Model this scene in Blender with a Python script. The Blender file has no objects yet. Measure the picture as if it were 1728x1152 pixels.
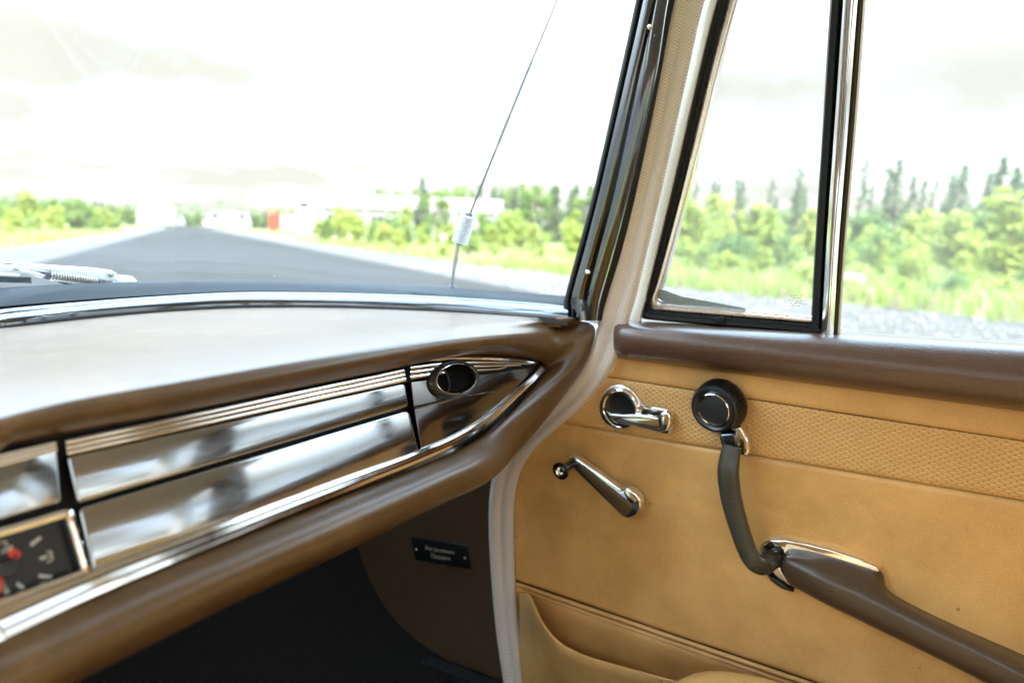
import bpy, bmesh, math, random
import numpy as np
from mathutils import Vector, Matrix
from mathutils import noise as mnoise
random.seed(7); np.random.seed(7)
SC = bpy.context.scene
COL = SC.collection
RAD = math.radians

# ------------------------------------------------------------------ camera
# car axes: X = towards passenger door, Y = forward, Z = up; metres
F, CX, CY = 1080.0, 864.0, 576.0            # focal length and centre, in pixels of a 1728 px wide frame
def cdir(px, py): return np.array([px-CX, -(py-CY), -F])
def unit(v):
    v = np.asarray(v, float); return v/np.linalg.norm(v)
_up = unit(np.cross(cdir(1600, 423), cdir(310, 378)))
if _up[1] < 0: _up = -_up
_fw = cdir(-1050, 378-0.0349*1360); _fw = unit(_fw-_up*np.dot(_up, _fw))
_rt = np.cross(_fw, _up)
CM = np.array([_rt, _fw, _up])              # camera -> car axes
CAM = np.array([0, 0, 1.12])
cd = bpy.data.cameras.new('camera'); cam = bpy.data.objects.new('camera', cd); COL.objects.link(cam)
cd.sensor_width = 36; cd.lens = 36*F/1728; cd.clip_start = 0.02; cd.clip_end = 6000
cam.matrix_world = Matrix([list(CM[0])+[CAM[0]], list(CM[1])+[CAM[1]], list(CM[2])+[CAM[2]], [0, 0, 0, 1]])
cd.dof.use_dof = True; cd.dof.focus_distance = 0.73; cd.dof.aperture_fstop = 3.1; cd.dof.aperture_blades = 0
SC.camera = cam

# ------------------------------------------------------------------ light
SUN_EL, SUN_AZ = RAD(44), RAD(212)          # azimuth clockwise from +Y
W = bpy.data.worlds.new('World'); SC.world = W; W.use_nodes = True
def build_world():
    nt = W.node_tree; N = nt.nodes; L = nt.links; N.clear()
    out = N.new('ShaderNodeOutputWorld'); bg = N.new('ShaderNodeBackground'); bg.inputs[1].default_value = 0.10
    sky = N.new('ShaderNodeTexSky'); sky.sky_type = 'NISHITA'; sky.sun_disc = False
    sky.sun_elevation = SUN_EL; sky.sun_rotation = SUN_AZ; sky.air_density = 1.0; sky.dust_density = 2.0
    tc = N.new('ShaderNodeTexCoord'); sep = N.new('ShaderNodeSeparateXYZ'); L.new(tc.outputs['Generated'], sep.inputs[0])
    # clouds get flatter towards the horizon: project the direction on a cloud plane
    add = N.new('ShaderNodeMath'); add.operation = 'ADD'; add.inputs[1].default_value = 0.16; L.new(sep.outputs[2], add.inputs[0])
    div = N.new('ShaderNodeVectorMath'); div.operation = 'DIVIDE'; L.new(tc.outputs['Generated'], div.inputs[0])
    cmb = N.new('ShaderNodeCombineXYZ'); cmb.inputs[2].default_value = 1
    L.new(add.outputs[0], cmb.inputs[0]); L.new(add.outputs[0], cmb.inputs[1]); L.new(cmb.outputs[0], div.inputs[1])
    nz = N.new('ShaderNodeTexNoise'); nz.inputs['Scale'].default_value = 1.25; nz.inputs['Detail'].default_value = 6; nz.inputs['Roughness'].default_value = 0.52
    L.new(div.outputs[0], nz.inputs['Vector'])
    cr = N.new('ShaderNodeValToRGB'); cr.color_ramp.elements[0].position = 0.40; cr.color_ramp.elements[1].position = 0.60
    cr.color_ramp.elements[0].color = (.74, .74, .74, 1)
    L.new(nz.outputs[0], cr.inputs[0])
    # overcast gradient, the unseen upper sky brightened further to light the cabin
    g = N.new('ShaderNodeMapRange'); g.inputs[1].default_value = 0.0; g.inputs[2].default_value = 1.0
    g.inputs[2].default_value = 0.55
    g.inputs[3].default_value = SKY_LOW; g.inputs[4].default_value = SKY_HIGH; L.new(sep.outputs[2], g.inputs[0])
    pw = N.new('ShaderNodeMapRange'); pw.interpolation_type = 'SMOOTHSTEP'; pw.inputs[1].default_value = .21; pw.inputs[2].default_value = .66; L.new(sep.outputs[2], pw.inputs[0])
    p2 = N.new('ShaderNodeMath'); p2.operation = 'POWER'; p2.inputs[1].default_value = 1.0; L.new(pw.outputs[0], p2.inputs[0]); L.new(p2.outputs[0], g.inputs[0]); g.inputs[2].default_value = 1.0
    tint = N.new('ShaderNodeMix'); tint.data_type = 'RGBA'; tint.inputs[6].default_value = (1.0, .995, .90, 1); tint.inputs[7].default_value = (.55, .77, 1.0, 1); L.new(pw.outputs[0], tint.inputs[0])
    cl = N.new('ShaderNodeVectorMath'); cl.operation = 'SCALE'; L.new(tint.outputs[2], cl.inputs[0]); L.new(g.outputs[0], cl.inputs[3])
    sk = N.new('ShaderNodeVectorMath'); sk.operation = 'SCALE'; sk.inputs[3].default_value = SKY_BLUE; L.new(sky.outputs[0], sk.inputs[0])
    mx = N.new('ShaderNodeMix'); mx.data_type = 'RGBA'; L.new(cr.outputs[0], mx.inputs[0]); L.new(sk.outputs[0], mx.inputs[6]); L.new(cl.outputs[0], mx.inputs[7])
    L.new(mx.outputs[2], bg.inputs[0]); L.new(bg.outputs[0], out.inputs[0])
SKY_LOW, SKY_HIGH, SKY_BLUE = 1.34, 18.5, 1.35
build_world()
sd = bpy.data.lights.new('sun', 'SUN'); sun = bpy.data.objects.new('sun', sd); COL.objects.link(sun)
sd.energy = 2.4; sd.angle = RAD(0.6); sd.color = (1, .96, .88)
_sv = Vector((math.sin(SUN_AZ)*math.cos(SUN_EL), math.cos(SUN_AZ)*math.cos(SUN_EL), math.sin(SUN_EL)))
sun.rotation_euler = (-_sv).to_track_quat('-Z', 'Y').to_euler(); sun.location = _sv*50
VS = SC.view_settings
VS.view_transform = 'Standard'; VS.look = 'None'; VS.gamma = 1; VS.use_curve_mapping = False; VS.exposure = 2.86
SC.cycles.use_denoising = True; SC.cycles.max_bounces = 10; SC.cycles.diffuse_bounces = 5; SC.cycles.glossy_bounces = 5
SC.cycles.transparent_max_bounces = 24; SC.cycles.sample_clamp_indirect = 6; SC.cycles.caustics_reflective = False

# ------------------------------------------------------------------ helpers: pixels of the photo -> points on real surfaces
XD = 0.88                                    # inner surface of the passenger door
def ray(px, py): return CM@cdir(px, py)
def on_plane(px, py, p0, n):
    r = ray(px, py); return CAM+r*(np.dot(np.asarray(p0)-CAM, n)/np.dot(r, n))
def door(px, py, off=0.0): return on_plane(px, py, (XD-off, 0, 0), (1, 0, 0))
def doors(pts, off=0.0): return [door(x, y, off) for x, y in pts]
def level(px, py, z): return on_plane(px, py, (0, 0, z), (0, 0, 1))
GD = ray(1571, 422); GD[2] = 0; GD = unit(GD)          # direction of the dashboard face
FN = unit(np.array([GD[1], -GD[0], 0])); FN = FN*math.cos(RAD(17.5))+np.array([0, 0, math.sin(RAD(17.5))])   # its normal, towards the cabin and tilted up
FP = door(918, 618, 0.07)
def face(px, py, off=0.0): return on_plane(px, py, FP+FN*off, FN)
def faces(pts, off=0.0): return [face(x, y, off) for x, y in pts]

def crom(P, n, closed=False):
    """n points along a Catmull-Rom curve through P, evenly spaced."""
    P = np.asarray(P, float); m = len(P)
    if m == 2:
        t = np.linspace(0, 1, n)[:, None]; return P[0]*(1-t)+P[1]*t
    Q = np.vstack([P[-1], P, P[0], P[1]]) if closed else np.vstack([2*P[0]-P[1], P, 2*P[-1]-P[-2]])
    seg = m if closed else m-1; out = []
    for i in range(seg):
        a, b, c, d = Q[i], Q[i+1], Q[i+2], Q[i+3]
        for t in np.linspace(0, 1, 24, endpoint=False):
            out.append(.5*((2*b)+(c-a)*t+(2*a-5*b+4*c-d)*t*t+(3*b-a-3*c+d)*t**3))
    out.append(Q[seg+1]); out = np.array(out)
    s = np.r_[0, np.cumsum(np.linalg.norm(np.diff(out, axis=0), axis=1))]
    q = np.linspace(0, s[-1], n+1)[:-1] if closed else np.linspace(0, s[-1], n)
    return np.stack([np.interp(q, s, out[:, k]) for k in range(out.shape[1])], 1)
def crom_rows(P, sub):
    """Catmull-Rom through P keeping every control row: sub samples per gap."""
    P = np.asarray(P, float); Q = np.concatenate([[2*P[0]-P[1]], P, [2*P[-1]-P[-2]]]); out = []
    for i in range(len(P)-1):
        a, b, c, d = Q[i], Q[i+1], Q[i+2], Q[i+3]
        for t in np.linspace(0, 1, sub, endpoint=False):
            out.append(.5*((2*b)+(c-a)*t+(2*a-5*b+4*c-d)*t*t+(3*b-a-3*c+d)*t**3))
    out.append(P[-1]); return np.array(out)

class MB:
    def __init__(s): s.v = []; s.f = []
    def grid(s, rows, cu=False, cv=False):
        rows = np.asarray(rows, float); a, b = rows.shape[:2]; o = len(s.v)
        s.v += [tuple(p) for p in rows.reshape(-1, 3)]
        for i in range(a if cu else a-1):
            for j in range(b if cv else b-1):
                i2, j2 = (i+1) % a, (j+1) % b
                s.f.append((o+i*b+j, o+i*b+j2, o+i2*b+j2, o+i2*b+j))
        return s
    def fan(s, ring):
        o = len(s.v); s.v += [tuple(p) for p in ring]; s.f.append(tuple(range(o, o+len(ring)))); return s
    def sweep(s, path, prof, N=None, w=1.0, h=None, caps=True, closed=False):
        """profile (u in the plane across the path, v along N) swept along path; w, h scale u, v (number or one per point)."""
        P = np.asarray(path, float); n = len(P); prof = np.asarray(prof, float)
        w = np.full(n, w) if np.isscalar(w) else np.interp(np.linspace(0, 1, n), np.linspace(0, 1, len(w)), w)
        h = w if h is None else (np.full(n, h) if np.isscalar(h) else np.interp(np.linspace(0, 1, n), np.linspace(0, 1, len(h)), h))
        T = np.gradient(P, axis=0)
        if closed: T = np.roll(P, -1, 0)-np.roll(P, 1, 0)
        T /= np.linalg.norm(T, axis=1)[:, None]
        rows = []; ref = None if N is None else np.asarray(N, float)
        cur = np.array([0, 0, 1.]) if abs(T[0][2]) < .9 else np.array([1., 0, 0])
        for i in range(n):
            b = (ref if ref.ndim == 1 else ref[i]) if ref is not None else cur
            b = b-T[i]*np.dot(b, T[i]); b /= np.linalg.norm(b); cur = b
            a = np.cross(b, T[i])
            rows.append(P[i]+np.outer(prof[:, 0]*w[i], a)+np.outer(prof[:, 1]*h[i], b))
        s.grid(rows, cu=closed, cv=True)
        if caps and not closed: s.fan(rows[0]); s.fan(rows[-1][::-1])
        return s
    def tube(s, path, r, k=12, N=None, caps=True, closed=False):
        a = np.linspace(0, 2*math.pi, k, endpoint=False)
        return s.sweep(path, np.stack([np.cos(a), np.sin(a)], 1), N, r, None, caps, closed)
    def lathe(s, c, axis, prof, k=32, ex=None, sx=1.0, sy=1.0, mod=None, caps=(False, False)):
        """prof: (radius, height along axis)."""
        ax = unit(axis); e1 = unit(np.cross(ax, [0, 0, 1]) if abs(ax[2]) < .9 else np.cross(ax, [1, 0, 0])) if ex is None else unit(np.asarray(ex)-ax*np.dot(ex, ax))
        e2 = np.cross(ax, e1); t = np.linspace(0, 2*math.pi, k, endpoint=False); rows = []
        for i, (r, z) in enumerate(prof):
            rr = np.full(k, r) if mod is None else mod(i, r, t)
            rows.append(np.asarray(c)+ax*z+np.outer(rr*np.cos(t)*sx, e1)+np.outer(rr*np.sin(t)*sy, e2))
        s.grid(rows, cv=True)
        if caps[0]: s.fan(rows[0][::-1])
        if caps[1]: s.fan(rows[-1])
        return s
    def box(s, lo, hi):
        x0, y0, z0 = lo; x1, y1, z1 = hi; o = len(s.v)
        s.v += [(x0, y0, z0), (x1, y0, z0), (x1, y1, z0), (x0, y1, z0), (x0, y0, z1), (x1, y0, z1), (x1, y1, z1), (x0, y1, z1)]
        s.f += [tuple(o+i for i in q) for q in ((0, 3, 2, 1), (4, 5, 6, 7), (0, 1, 5, 4), (1, 2, 6, 5), (2, 3, 7, 6), (3, 0, 4, 7))]
        return s
    def slab(s, top, n, depth, bevel=0.0, seg=3):
        """flat outline (3D points, any winding) extruded by -n*depth, its top edge bevelled."""
        bm = bmesh.new(); n = unit(n)
        vs = [bm.verts.new(tuple(p)) for p in top]; f = bm.faces.new(vs); f.normal_update()
        if np.dot(np.array(f.normal), n) < 0: f.normal_flip()
        r = bmesh.ops.extrude_face_region(bm, geom=[f])
        nv = [e for e in r['geom'] if isinstance(e, bmesh.types.BMVert)]
        tf = [e for e in r['geom'] if isinstance(e, bmesh.types.BMFace)]
        # extruded copy stays as the top; the original goes down
        bmesh.ops.translate(bm, verts=vs, vec=tuple(-n*depth))
        bmesh.ops.recalc_face_normals(bm, faces=bm.faces)
        if bevel > 0:
            nvs = set(nv); ed = [e for e in bm.edges if e.verts[0] in nvs and e.verts[1] in nvs]
            bmesh.ops.bevel(bm, geom=ed, offset=bevel, segments=seg, profile=.5, affect='EDGES', clamp_overlap=True)
        bm.verts.index_update(); o = len(s.v)
        s.v += [tuple(v.co) for v in bm.verts]; s.f += [tuple(o+v.index for v in f.verts) for f in bm.faces]
        bm.free(); return s
    def build(s, name, mat, parent=None, smooth=True, angle=40, fix=True):
        base = Vector((0, 0, 0)); p = parent
        while p is not None: base += p.location; p = p.parent
        me = bpy.data.meshes.new(name)
        me.from_pydata([(v[0]-base.x, v[1]-base.y, v[2]-base.z) for v in s.v], [], s.f)
        if fix:
            bm = bmesh.new(); bm.from_mesh(me); bmesh.ops.remove_doubles(bm, verts=bm.verts, dist=1e-6)
            bmesh.ops.recalc_face_normals(bm, faces=bm.faces); bm.to_mesh(me); bm.free()
        if smooth:
            me.shade_smooth(); me.set_sharp_from_angle(angle=RAD(angle))
        me.materials.append(mat)
        o = bpy.data.objects.new(name, me); COL.objects.link(o)
        if parent is not None: o.parent = parent
        return o

def tag(o, label=None, cat=None, group=None, kind=None):
    if label: o['label'] = label
    if cat: o['category'] = cat
    if group: o['group'] = group
    if kind: o['kind'] = kind
    return o
def thing(name, label, cat, loc=(0, 0, 0), group=None):
    o = bpy.data.objects.new(name, None); COL.objects.link(o); o.location = loc; o.empty_display_size = .1
    return tag(o, label, cat, group)

# ------------------------------------------------------------------ materials
class Mat:
    def __init__(s, name):
        s.m = bpy.data.materials.new(name); s.m.use_nodes = True; s.nt = s.m.node_tree; s.N = s.nt.nodes; s.L = s.nt.links
        s.b = s.N['Principled BSDF']; s.out = s.N['Material Output']; s._c = None
    def coord(s, scale=(1, 1, 1), rot=(0, 0, 0)):
        tc = s.N.new('ShaderNodeTexCoord'); mp = s.N.new('ShaderNodeMapping')
        mp.inputs['Scale'].default_value = scale; mp.inputs['Rotation'].default_value = rot
        s.L.new(tc.outputs['Object'], mp.inputs[0]); return mp.outputs[0]
    def noise(s, scale, detail=4, rough=.55, sc=(1, 1, 1), rot=(0, 0, 0)):
        n = s.N.new('ShaderNodeTexNoise'); n.inputs['Scale'].default_value = scale; n.inputs['Detail'].default_value = detail
        n.inputs['Roughness'].default_value = rough; s.L.new(s.coord(sc, rot), n.inputs['Vector']); return n.outputs[0]
    def voro(s, scale, feature='F1', sc=(1, 1, 1)):
        n = s.N.new('ShaderNodeTexVoronoi'); n.feature = feature; n.inputs['Scale'].default_value = scale
        s.L.new(s.coord(sc), n.inputs['Vector']); return n.outputs[0]
    def ramp(s, fac, stops):
        r = s.N.new('ShaderNodeValToRGB'); e = r.color_ramp.elements
        while len(e) < len(stops): e.new(.5)
        for q, (p, c) in zip(e, stops):
            q.position = p; q.color = tuple(c)+(1,) if not np.isscalar(c) else (c, c, c, 1)
        s.L.new(fac, r.inputs[0]); return r.outputs[0]
    def mix(s, fac, a, b, blend='MIX'):
        m = s.N.new('ShaderNodeMix'); m.data_type = 'RGBA'; m.blend_type = blend
        for k, x in ((0, fac), (6, a), (7, b)):
            if isinstance(x, bpy.types.NodeSocket): s.L.new(x, m.inputs[k])
            else: m.inputs[k].default_value = x if k == 0 else tuple(x)+(1,)
        return m.outputs[2]
    def math(s, op, a, b=0.0):
        m = s.N.new('ShaderNodeMath'); m.operation = op
        for k, x in ((0, a), (1, b)):
            if isinstance(x, bpy.types.NodeSocket): s.L.new(x, m.inputs[k])
            else: m.inputs[k].default_value = x
        return m.outputs[0]
    def bump(s, h, strength=.3, dist=.001):
        b = s.N.new('ShaderNodeBump'); b.inputs['Strength'].default_value = strength; b.inputs['Distance'].default_value = dist
        s.L.new(h, b.inputs['Height'])
        if s._c is not None: s.L.new(s._c, b.inputs['Normal'])
        s._c = b.outputs[0]; s.L.new(s._c, s.b.inputs['Normal']); return s
    def set(s, **k):
        nm = dict(color='Base Color', rough='Roughness', metal='Metallic', spec='Specular IOR Level', coat='Coat Weight', coat_rough='Coat Roughness', ior='IOR', trans='Transmission Weight', sheen='Sheen Weight')
        for a, x in k.items():
            i = s.b.inputs[nm[a]]
            if isinstance(x, bpy.types.NodeSocket): s.L.new(x, i)
            elif a == 'color': i.default_value = tuple(x)+(1,)
            else: i.default_value = x
        return s

def vinyl(name, c1, c2, rough=.38, grain=420, wear=None, bump=.25, spec=.5, coat=0, flecks=0):
    m = Mat(name); base = m.mix(m.ramp(m.noise(9, 5), [(.35, 0.), (.7, 1.)]), c1, c2)
    if wear is not None: base = m.mix(m.ramp(m.noise(26, 8, .7), [(.52, 0.), (.75, .5)]), base, wear)
    if flecks:
        base = m.mix(m.ramp(m.voro(flecks), [(.025, .75), (.045, 0.)]), base, tuple(x*.35 for x in c1))          # little dark marks
        base = m.mix(m.ramp(m.noise(4.5, 6, .7, (1, 1, 1.6)), [(.50, 0.), (.72, .34)]), base, tuple(x*.62 for x in c1))   # grime
        base = m.mix(m.ramp(m.noise(30, 8, .75, (1, .5, 2)), [(.60, 0.), (.70, .25)]), base, tuple(min(1, x*1.25) for x in c2))   # rubbed streaks
    fine = m.ramp(m.noise(700, 2), [(.3, .82), (.7, 1.)])
    base = m.mix(1.0, base, fine, 'MULTIPLY')
    m.set(color=base, rough=m.ramp(m.noise(14, 4), [(.3, rough-.03), (.7, rough+.04)]), spec=spec, coat=coat, coat_rough=.25)
    m.bump(m.voro(grain), bump, .0006); m.bump(m.noise(60, 5), bump*.6, .001); m.bump(m.ramp(m.noise(38, 3, .5, (1, 2.2, 1)), [(.47, 0.), (.5, 1.), (.53, 0.)]), bump*.35, .0005)
    return m.m
TAN = vinyl('tan_vinyl', (.63, .35, .108), (.84, .49, .17), .42, 520, flecks=17)
def make_weave():
    m = Mat('tan_basket_weave'); sep = m.N.new('ShaderNodeSeparateXYZ'); m.L.new(m.coord((1, 1, 1)), sep.inputs[0])
    y = m.math('MULTIPLY', sep.outputs[1], math.pi/.0098); z = m.math('MULTIPLY', sep.outputs[2], math.pi/.0066)
    aa = m.math('ABSOLUTE', m.math('SINE', m.math('ADD', y, z))); bb = m.math('ABSOLUTE', m.math('SINE', m.math('SUBTRACT', y, z)))
    h = m.math('POWER', m.math('MINIMUM', aa, bb), .6)
    holes = m.ramp(m.math('MAXIMUM', aa, bb), [(.20, 0.), (.40, 1.)])
    base = m.mix(m.noise(12, 4), (.65, .365, .115), (.78, .46, .16))
    base = m.mix(m.ramp(m.math('MINIMUM', aa, bb), [(.05, .22), (.28, 0.)]), base, (.36, .18, .06))
    base = m.mix(holes, (.20, .10, .032), base)
    m.set(color=base, rough=.40, spec=.5); m.bump(h, .8, .0010); m.bump(m.voro(700), .08, .0004)
    return m.m
WEAVE = make_weave()
BROWN = vinyl('brown_pad_vinyl', (.100, .053, .018), (.130, .070, .026), .35, 560, wear=(.24, .125, .038), bump=.2, spec=.55, coat=.15)
BELT = vinyl('dark_brown_vinyl', (.098, .052, .034), (.125, .068, .044), .34, 480, bump=.4, spec=.6, coat=.6)
ARM = vinyl('armrest_brown_vinyl', (.072, .045, .026), (.085, .055, .032), .36, 420, bump=.3)
OLIVE = vinyl('olive_grip_plastic', (.050, .046, .032), (.058, .052, .037), .27, 900, bump=.10)
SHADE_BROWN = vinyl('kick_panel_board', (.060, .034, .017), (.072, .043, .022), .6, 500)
def chrome(name, col=(.86, .86, .86), r0=.04, r1=.14):
    m = Mat(name); m.set(color=col, metal=1.0, rough=m.ramp(m.noise(60, 6, .7), [(.4, r0), (.75, r1)])); m.bump(m.noise(30, 3), .06, .0008); return m.m
CHROME = chrome('chrome')
WORN = chrome('worn_frame_metal', (.80, .70, .63), .25, .45)
def make_panel(pc1=(.40, .435, .48), pc2=(.47, .505, .55)):
    m = Mat('polished_dash_panel')
    scr = m.ramp(m.noise(22, 8, .75, (1, 1, 9), (0, RAD(14), 0)), [(.45, .05), (.75, .16)])
    sm = m.ramp(m.noise(7, 5, .6), [(.35, 0.), (.7, .07)])
    rr = m.math('ADD', scr, sm)
    m.set(color=m.mix(m.noise(10, 4), pc1, pc2), metal=1.0, rough=rr); m.bump(m.noise(5, 3), .12, .004); return m.m
PANEL = make_panel()
PANEL_SHADED = make_panel((.15, .145, .145), (.20, .195, .195))  # end panel: same metal darkened to stand in for its dark reflection
def plain(name, col, rough=.5, metal=0, spec=.5, coat=0, nz=0, sc=40):
    m = Mat(name)
    c = m.mix(m.noise(sc, 4), tuple(x*(1-nz) for x in col), tuple(min(1, x*(1+nz)) for x in col)) if nz else col
    m.set(color=c, rough=rough, metal=metal, spec=spec, coat=coat, coat_rough=.05); return m.m
BLACK = plain('black_plastic', (.012, .012, .013), .28, nz=.2)
RUBBER = plain('black_rubber', (.012, .013, .014), .55, spec=.25, nz=.35, sc=90)
MATT = plain('matt_black', (.003, .003, .003), .6, spec=.03)
GAP = plain('black_gap', (.006, .006, .006), .7)
BRIGHT = plain('blue_grey_bright_trim', (.17, .19, .22), .11, metal=1, nz=.15)
PILT = plain('dark_pillar_trim', (.13, .14, .155), .09, metal=1, nz=.15)
GLOSS = plain('glossy_black_paint', (.010, .010, .010), .10, nz=.2)
IVORY = plain('ivory_paint', (.86, .80, .66), .3, coat=.6, nz=.04)
WHITEP = plain('white_car_paint', (.78, .78, .76), .25, coat=1, nz=.03)
HEAD = plain('headliner', (.74, .72, .68), .85, nz=.05)
def make_fabric():
    m = Mat('woven_windlace'); a = m.noise(9, 3)
    sep = m.N.new('ShaderNodeSeparateXYZ'); m.L.new(m.coord((1, 1, 1), (RAD(38), 0, 0)), sep.inputs[0]); k = math.pi/.0030
    aa = m.math('ABSOLUTE', m.math('SINE', m.math('MULTIPLY', m.math('ADD', sep.outputs[1], m.math('MULTIPLY', sep.outputs[0], .6)), k))); bb = m.math('ABSOLUTE', m.math('SINE', m.math('MULTIPLY', sep.outputs[2], k)))
    h = m.math('MINIMUM', aa, bb)
    base = m.mix(m.ramp(h, [(.0, 0.), (.6, 1.)]), (.52, .43, .36), (.86, .78, .70))
    m.set(color=base, rough=.9, spec=.2, sheen=.2); m.bump(h, .8, .0008); m.bump(m.noise(500, 3), .4, .0005); return m.m
FABRIC = make_fabric()
def make_carpet():
    m = Mat('black_carpet'); n = m.noise(650, 3, .6)
    m.set(color=m.ramp(n, [(.3, (.005, .0047, .0043)), (.7, (.026, .023, .020))]), rough=.95, spec=.1); m.bump(n, 1, .003); return m.m
CARPET = make_carpet()
def make_glass(name, veil=.03, specks=.5):
    m = Mat(name); N, L = m.N, m.L; N.remove(m.b)
    tr = N.new('ShaderNodeBsdfTransparent'); tr.inputs[0].default_value = (.965, .975, .965, 1)
    gl = N.new('ShaderNodeBsdfGlossy'); gl.inputs['Roughness'].default_value = 0.01
    ge = N.new('ShaderNodeNewGeometry'); dt = N.new('ShaderNodeVectorMath'); dt.operation = 'DOT_PRODUCT'
    L.new(ge.outputs['Incoming'], dt.inputs[0]); L.new(ge.outputs['Normal'], dt.inputs[1])
    cs = m.math('SUBTRACT', 1.0, m.math('ABSOLUTE', dt.outputs['Value']))
    fc = m.math('ADD', m.math('MULTIPLY', m.math('POWER', cs, 5.0), .9), .04)        # Schlick, the same from both sides
    a = N.new('ShaderNodeMixShader'); L.new(fc, a.inputs[0]); L.new(tr.outputs[0], a.inputs[1]); L.new(gl.outputs[0], a.inputs[2])
    df = N.new('ShaderNodeBsdfTranslucent'); df.inputs[0].default_value = (.9, .9, .88, 1)
    d2 = N.new('ShaderNodeBsdfDiffuse'); d2.inputs[0].default_value = (.8, .8, .78, 1)
    dd = N.new('ShaderNodeMixShader'); dd.inputs[0].default_value = .35; L.new(df.outputs[0], dd.inputs[1]); L.new(d2.outputs[0], dd.inputs[2])
    sp = m.ramp(m.voro(75), [(.03, specks), (.065, 0.)]); sp2 = m.ramp(m.noise(8, 4), [(.5, 0.), (.62, 1.)])
    haze_smear = m.ramp(m.noise(14, 6, .6, (1, 1, .5)), [(.35, veil*.7), (.75, veil*1.5)])  # pale veil mixed in for outdoor haze and glare, with patchy smears
    f = m.math('ADD', m.math('MULTIPLY', sp, sp2), haze_smear)
    b = N.new('ShaderNodeMixShader'); L.new(f, b.inputs[0]); L.new(a.outputs[0], b.inputs[1]); L.new(dd.outputs[0], b.inputs[2])
    L.new(b.outputs[0], m.out.inputs[0]); return m.m
GLASS = make_glass('dusty_hazed_glass', .019, .4)
SIDEGLASS = make_glass('hazed_glass', .046, .4)
# outdoors
def make_asphalt():
    m = Mat('asphalt'); big = m.noise(.25, 5, .6, (1, .15, 1), (0, 0, 0)); fine = m.noise(60, 4, .7)
    c = m.mix(m.ramp(big, [(.35, 0.), (.7, 1.)]), (.022, .021, .0195), (.036, .035, .033)); c = m.mix(m.ramp(fine, [(.4, 0.), (.75, .6)]), c, (.07, .069, .066))
    m.set(color=c, rough=.9, spec=.06); m.bump(fine, .6, .01); return m.m
ASPHALT = make_asphalt()
def ground_mat(name, c1, c2, c3, s1=.35, s2=8):
    m = Mat(name); c = m.mix(m.ramp(m.noise(s1, 6, .65), [(.38, 0.), (.62, 1.)]), c1, c2)
    c = m.mix(m.ramp(m.noise(s2, 6, .7), [(.45, 0.), (.7, 1.)]), c, c3); m.set(color=c, rough=.95, spec=.1)
    m.bump(m.noise(s2*3, 5, .7), .8, .05); return m.m
SOIL = ground_mat('dry_meadow', (.17, .185, .06), (.13, .18, .035), (.21, .17, .115))
GRAVELM = ground_mat('gravel_ground', (.105, .101, .094), (.09, .086, .081), (.13, .125, .118), 1.2, 14)
def leaf_mat(name, c1, c2, tl=.35, var=.25):
    m = Mat(name); oi = m.N.new('ShaderNodeObjectInfo')
    f = m.math('ADD', m.math('MULTIPLY', m.noise(2.2, 3), .8), m.math('MULTIPLY', oi.outputs['Random'], var))
    c = m.mix(m.ramp(f, [(.25, 0.), (.8, 1.)]), c1, c2)
    m.set(color=c, rough=.55, spec=.3)
    t = m.N.new('ShaderNodeBsdfTranslucent'); m.L.new(c, t.inputs[0])
    x = m.N.new('ShaderNodeMixShader'); x.inputs[0].default_value = tl; m.L.new(m.b.outputs[0], x.inputs[1]); m.L.new(t.outputs[0], x.inputs[2]); m.L.new(x.outputs[0], m.out.inputs[0])
    return m.m
L_YEL = leaf_mat('young_birch_leaves', (.23, .29, .05), (.34, .37, .08))
L_MID = leaf_mat('willow_leaves', (.13, .20, .045), (.20, .26, .07))
L_DRK = leaf_mat('dark_shrub_leaves', (.065, .13, .03), (.11, .17, .05))
L_SPR = leaf_mat('spruce_needles', (.085, .13, .06), (.13, .18, .085), .25)
L_PIN = leaf_mat('pine_needles', (.11, .15, .07), (.16, .20, .095), .3)
G_DRY = leaf_mat('dry_grass_blades', (.24, .24, .09), (.30, .27, .14), .4)
G_GRN = leaf_mat('green_grass_blades', (.17, .25, .04), (.26, .31, .07), .4)
G_PNK = leaf_mat('pink_meadow_flowers', (.30, .19, .20), (.34, .24, .19), .3)
BARK = plain('bark', (.10, .075, .055), .9, nz=.4, sc=12)

# ================================================================== SETTING: ground, road
RDIR = unit(np.array([ray(310, 378)[0], ray(310, 378)[1], 0])); RRT = np.array([RDIR[1], -RDIR[0], 0])
def rp(s, o, z=0.0): return RDIR*s+RRT*o+np.array([0, 0, z])          # s along the road, o to its right
m = MB(); m.grid([[(-2500, -2500, 0), (2500, -2500, 0)], [(-2500, 2500, 0), (2500, 2500, 0)]])
tag(m.build('meadow_ground', SOIL, smooth=False), 'dry grassy meadow ground stretching from the road to the woods', kind='structure')
m = MB(); s_ = np.r_[np.linspace(-60, 60, 61), np.linspace(70, 420, 36)]
wig = lambda s, k: .35*mnoise.noise(Vector((s*.11, k, 0)))+.2*mnoise.noise(Vector((s*.45, k+9, 0)))
m.grid([[rp(s, -5.7+wig(s, 1), .004), rp(s, -3.0, .004)] for s in s_])
tag(m.build('left_gravel_shoulder', GRAVELM, smooth=False), 'pale gravel shoulder along the left edge of the road', kind='structure')
m = MB()
edge = lambda s: 9.3+np.interp(s, [-30, 0, 9, 18, 40], [6.0, 4.1, 2.0, .5, 0])
m.grid([[rp(s, 5.7, .004), rp(s, edge(s)+1.6*wig(s, 5), .004)] for s in s_])
tag(m.build('right_gravel_shoulder', GRAVELM, smooth=False), 'wide pale gravel shoulder beside the car on the right', kind='structure')
m = MB(); m.grid([[rp(s, -3.4, .008), rp(s, 6.15+.25*wig(s, 7), .008)] for s in s_])
tag(m.build('road', ASPHALT, smooth=False), 'straight grey asphalt road running away ahead of the car', kind='structure')

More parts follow.
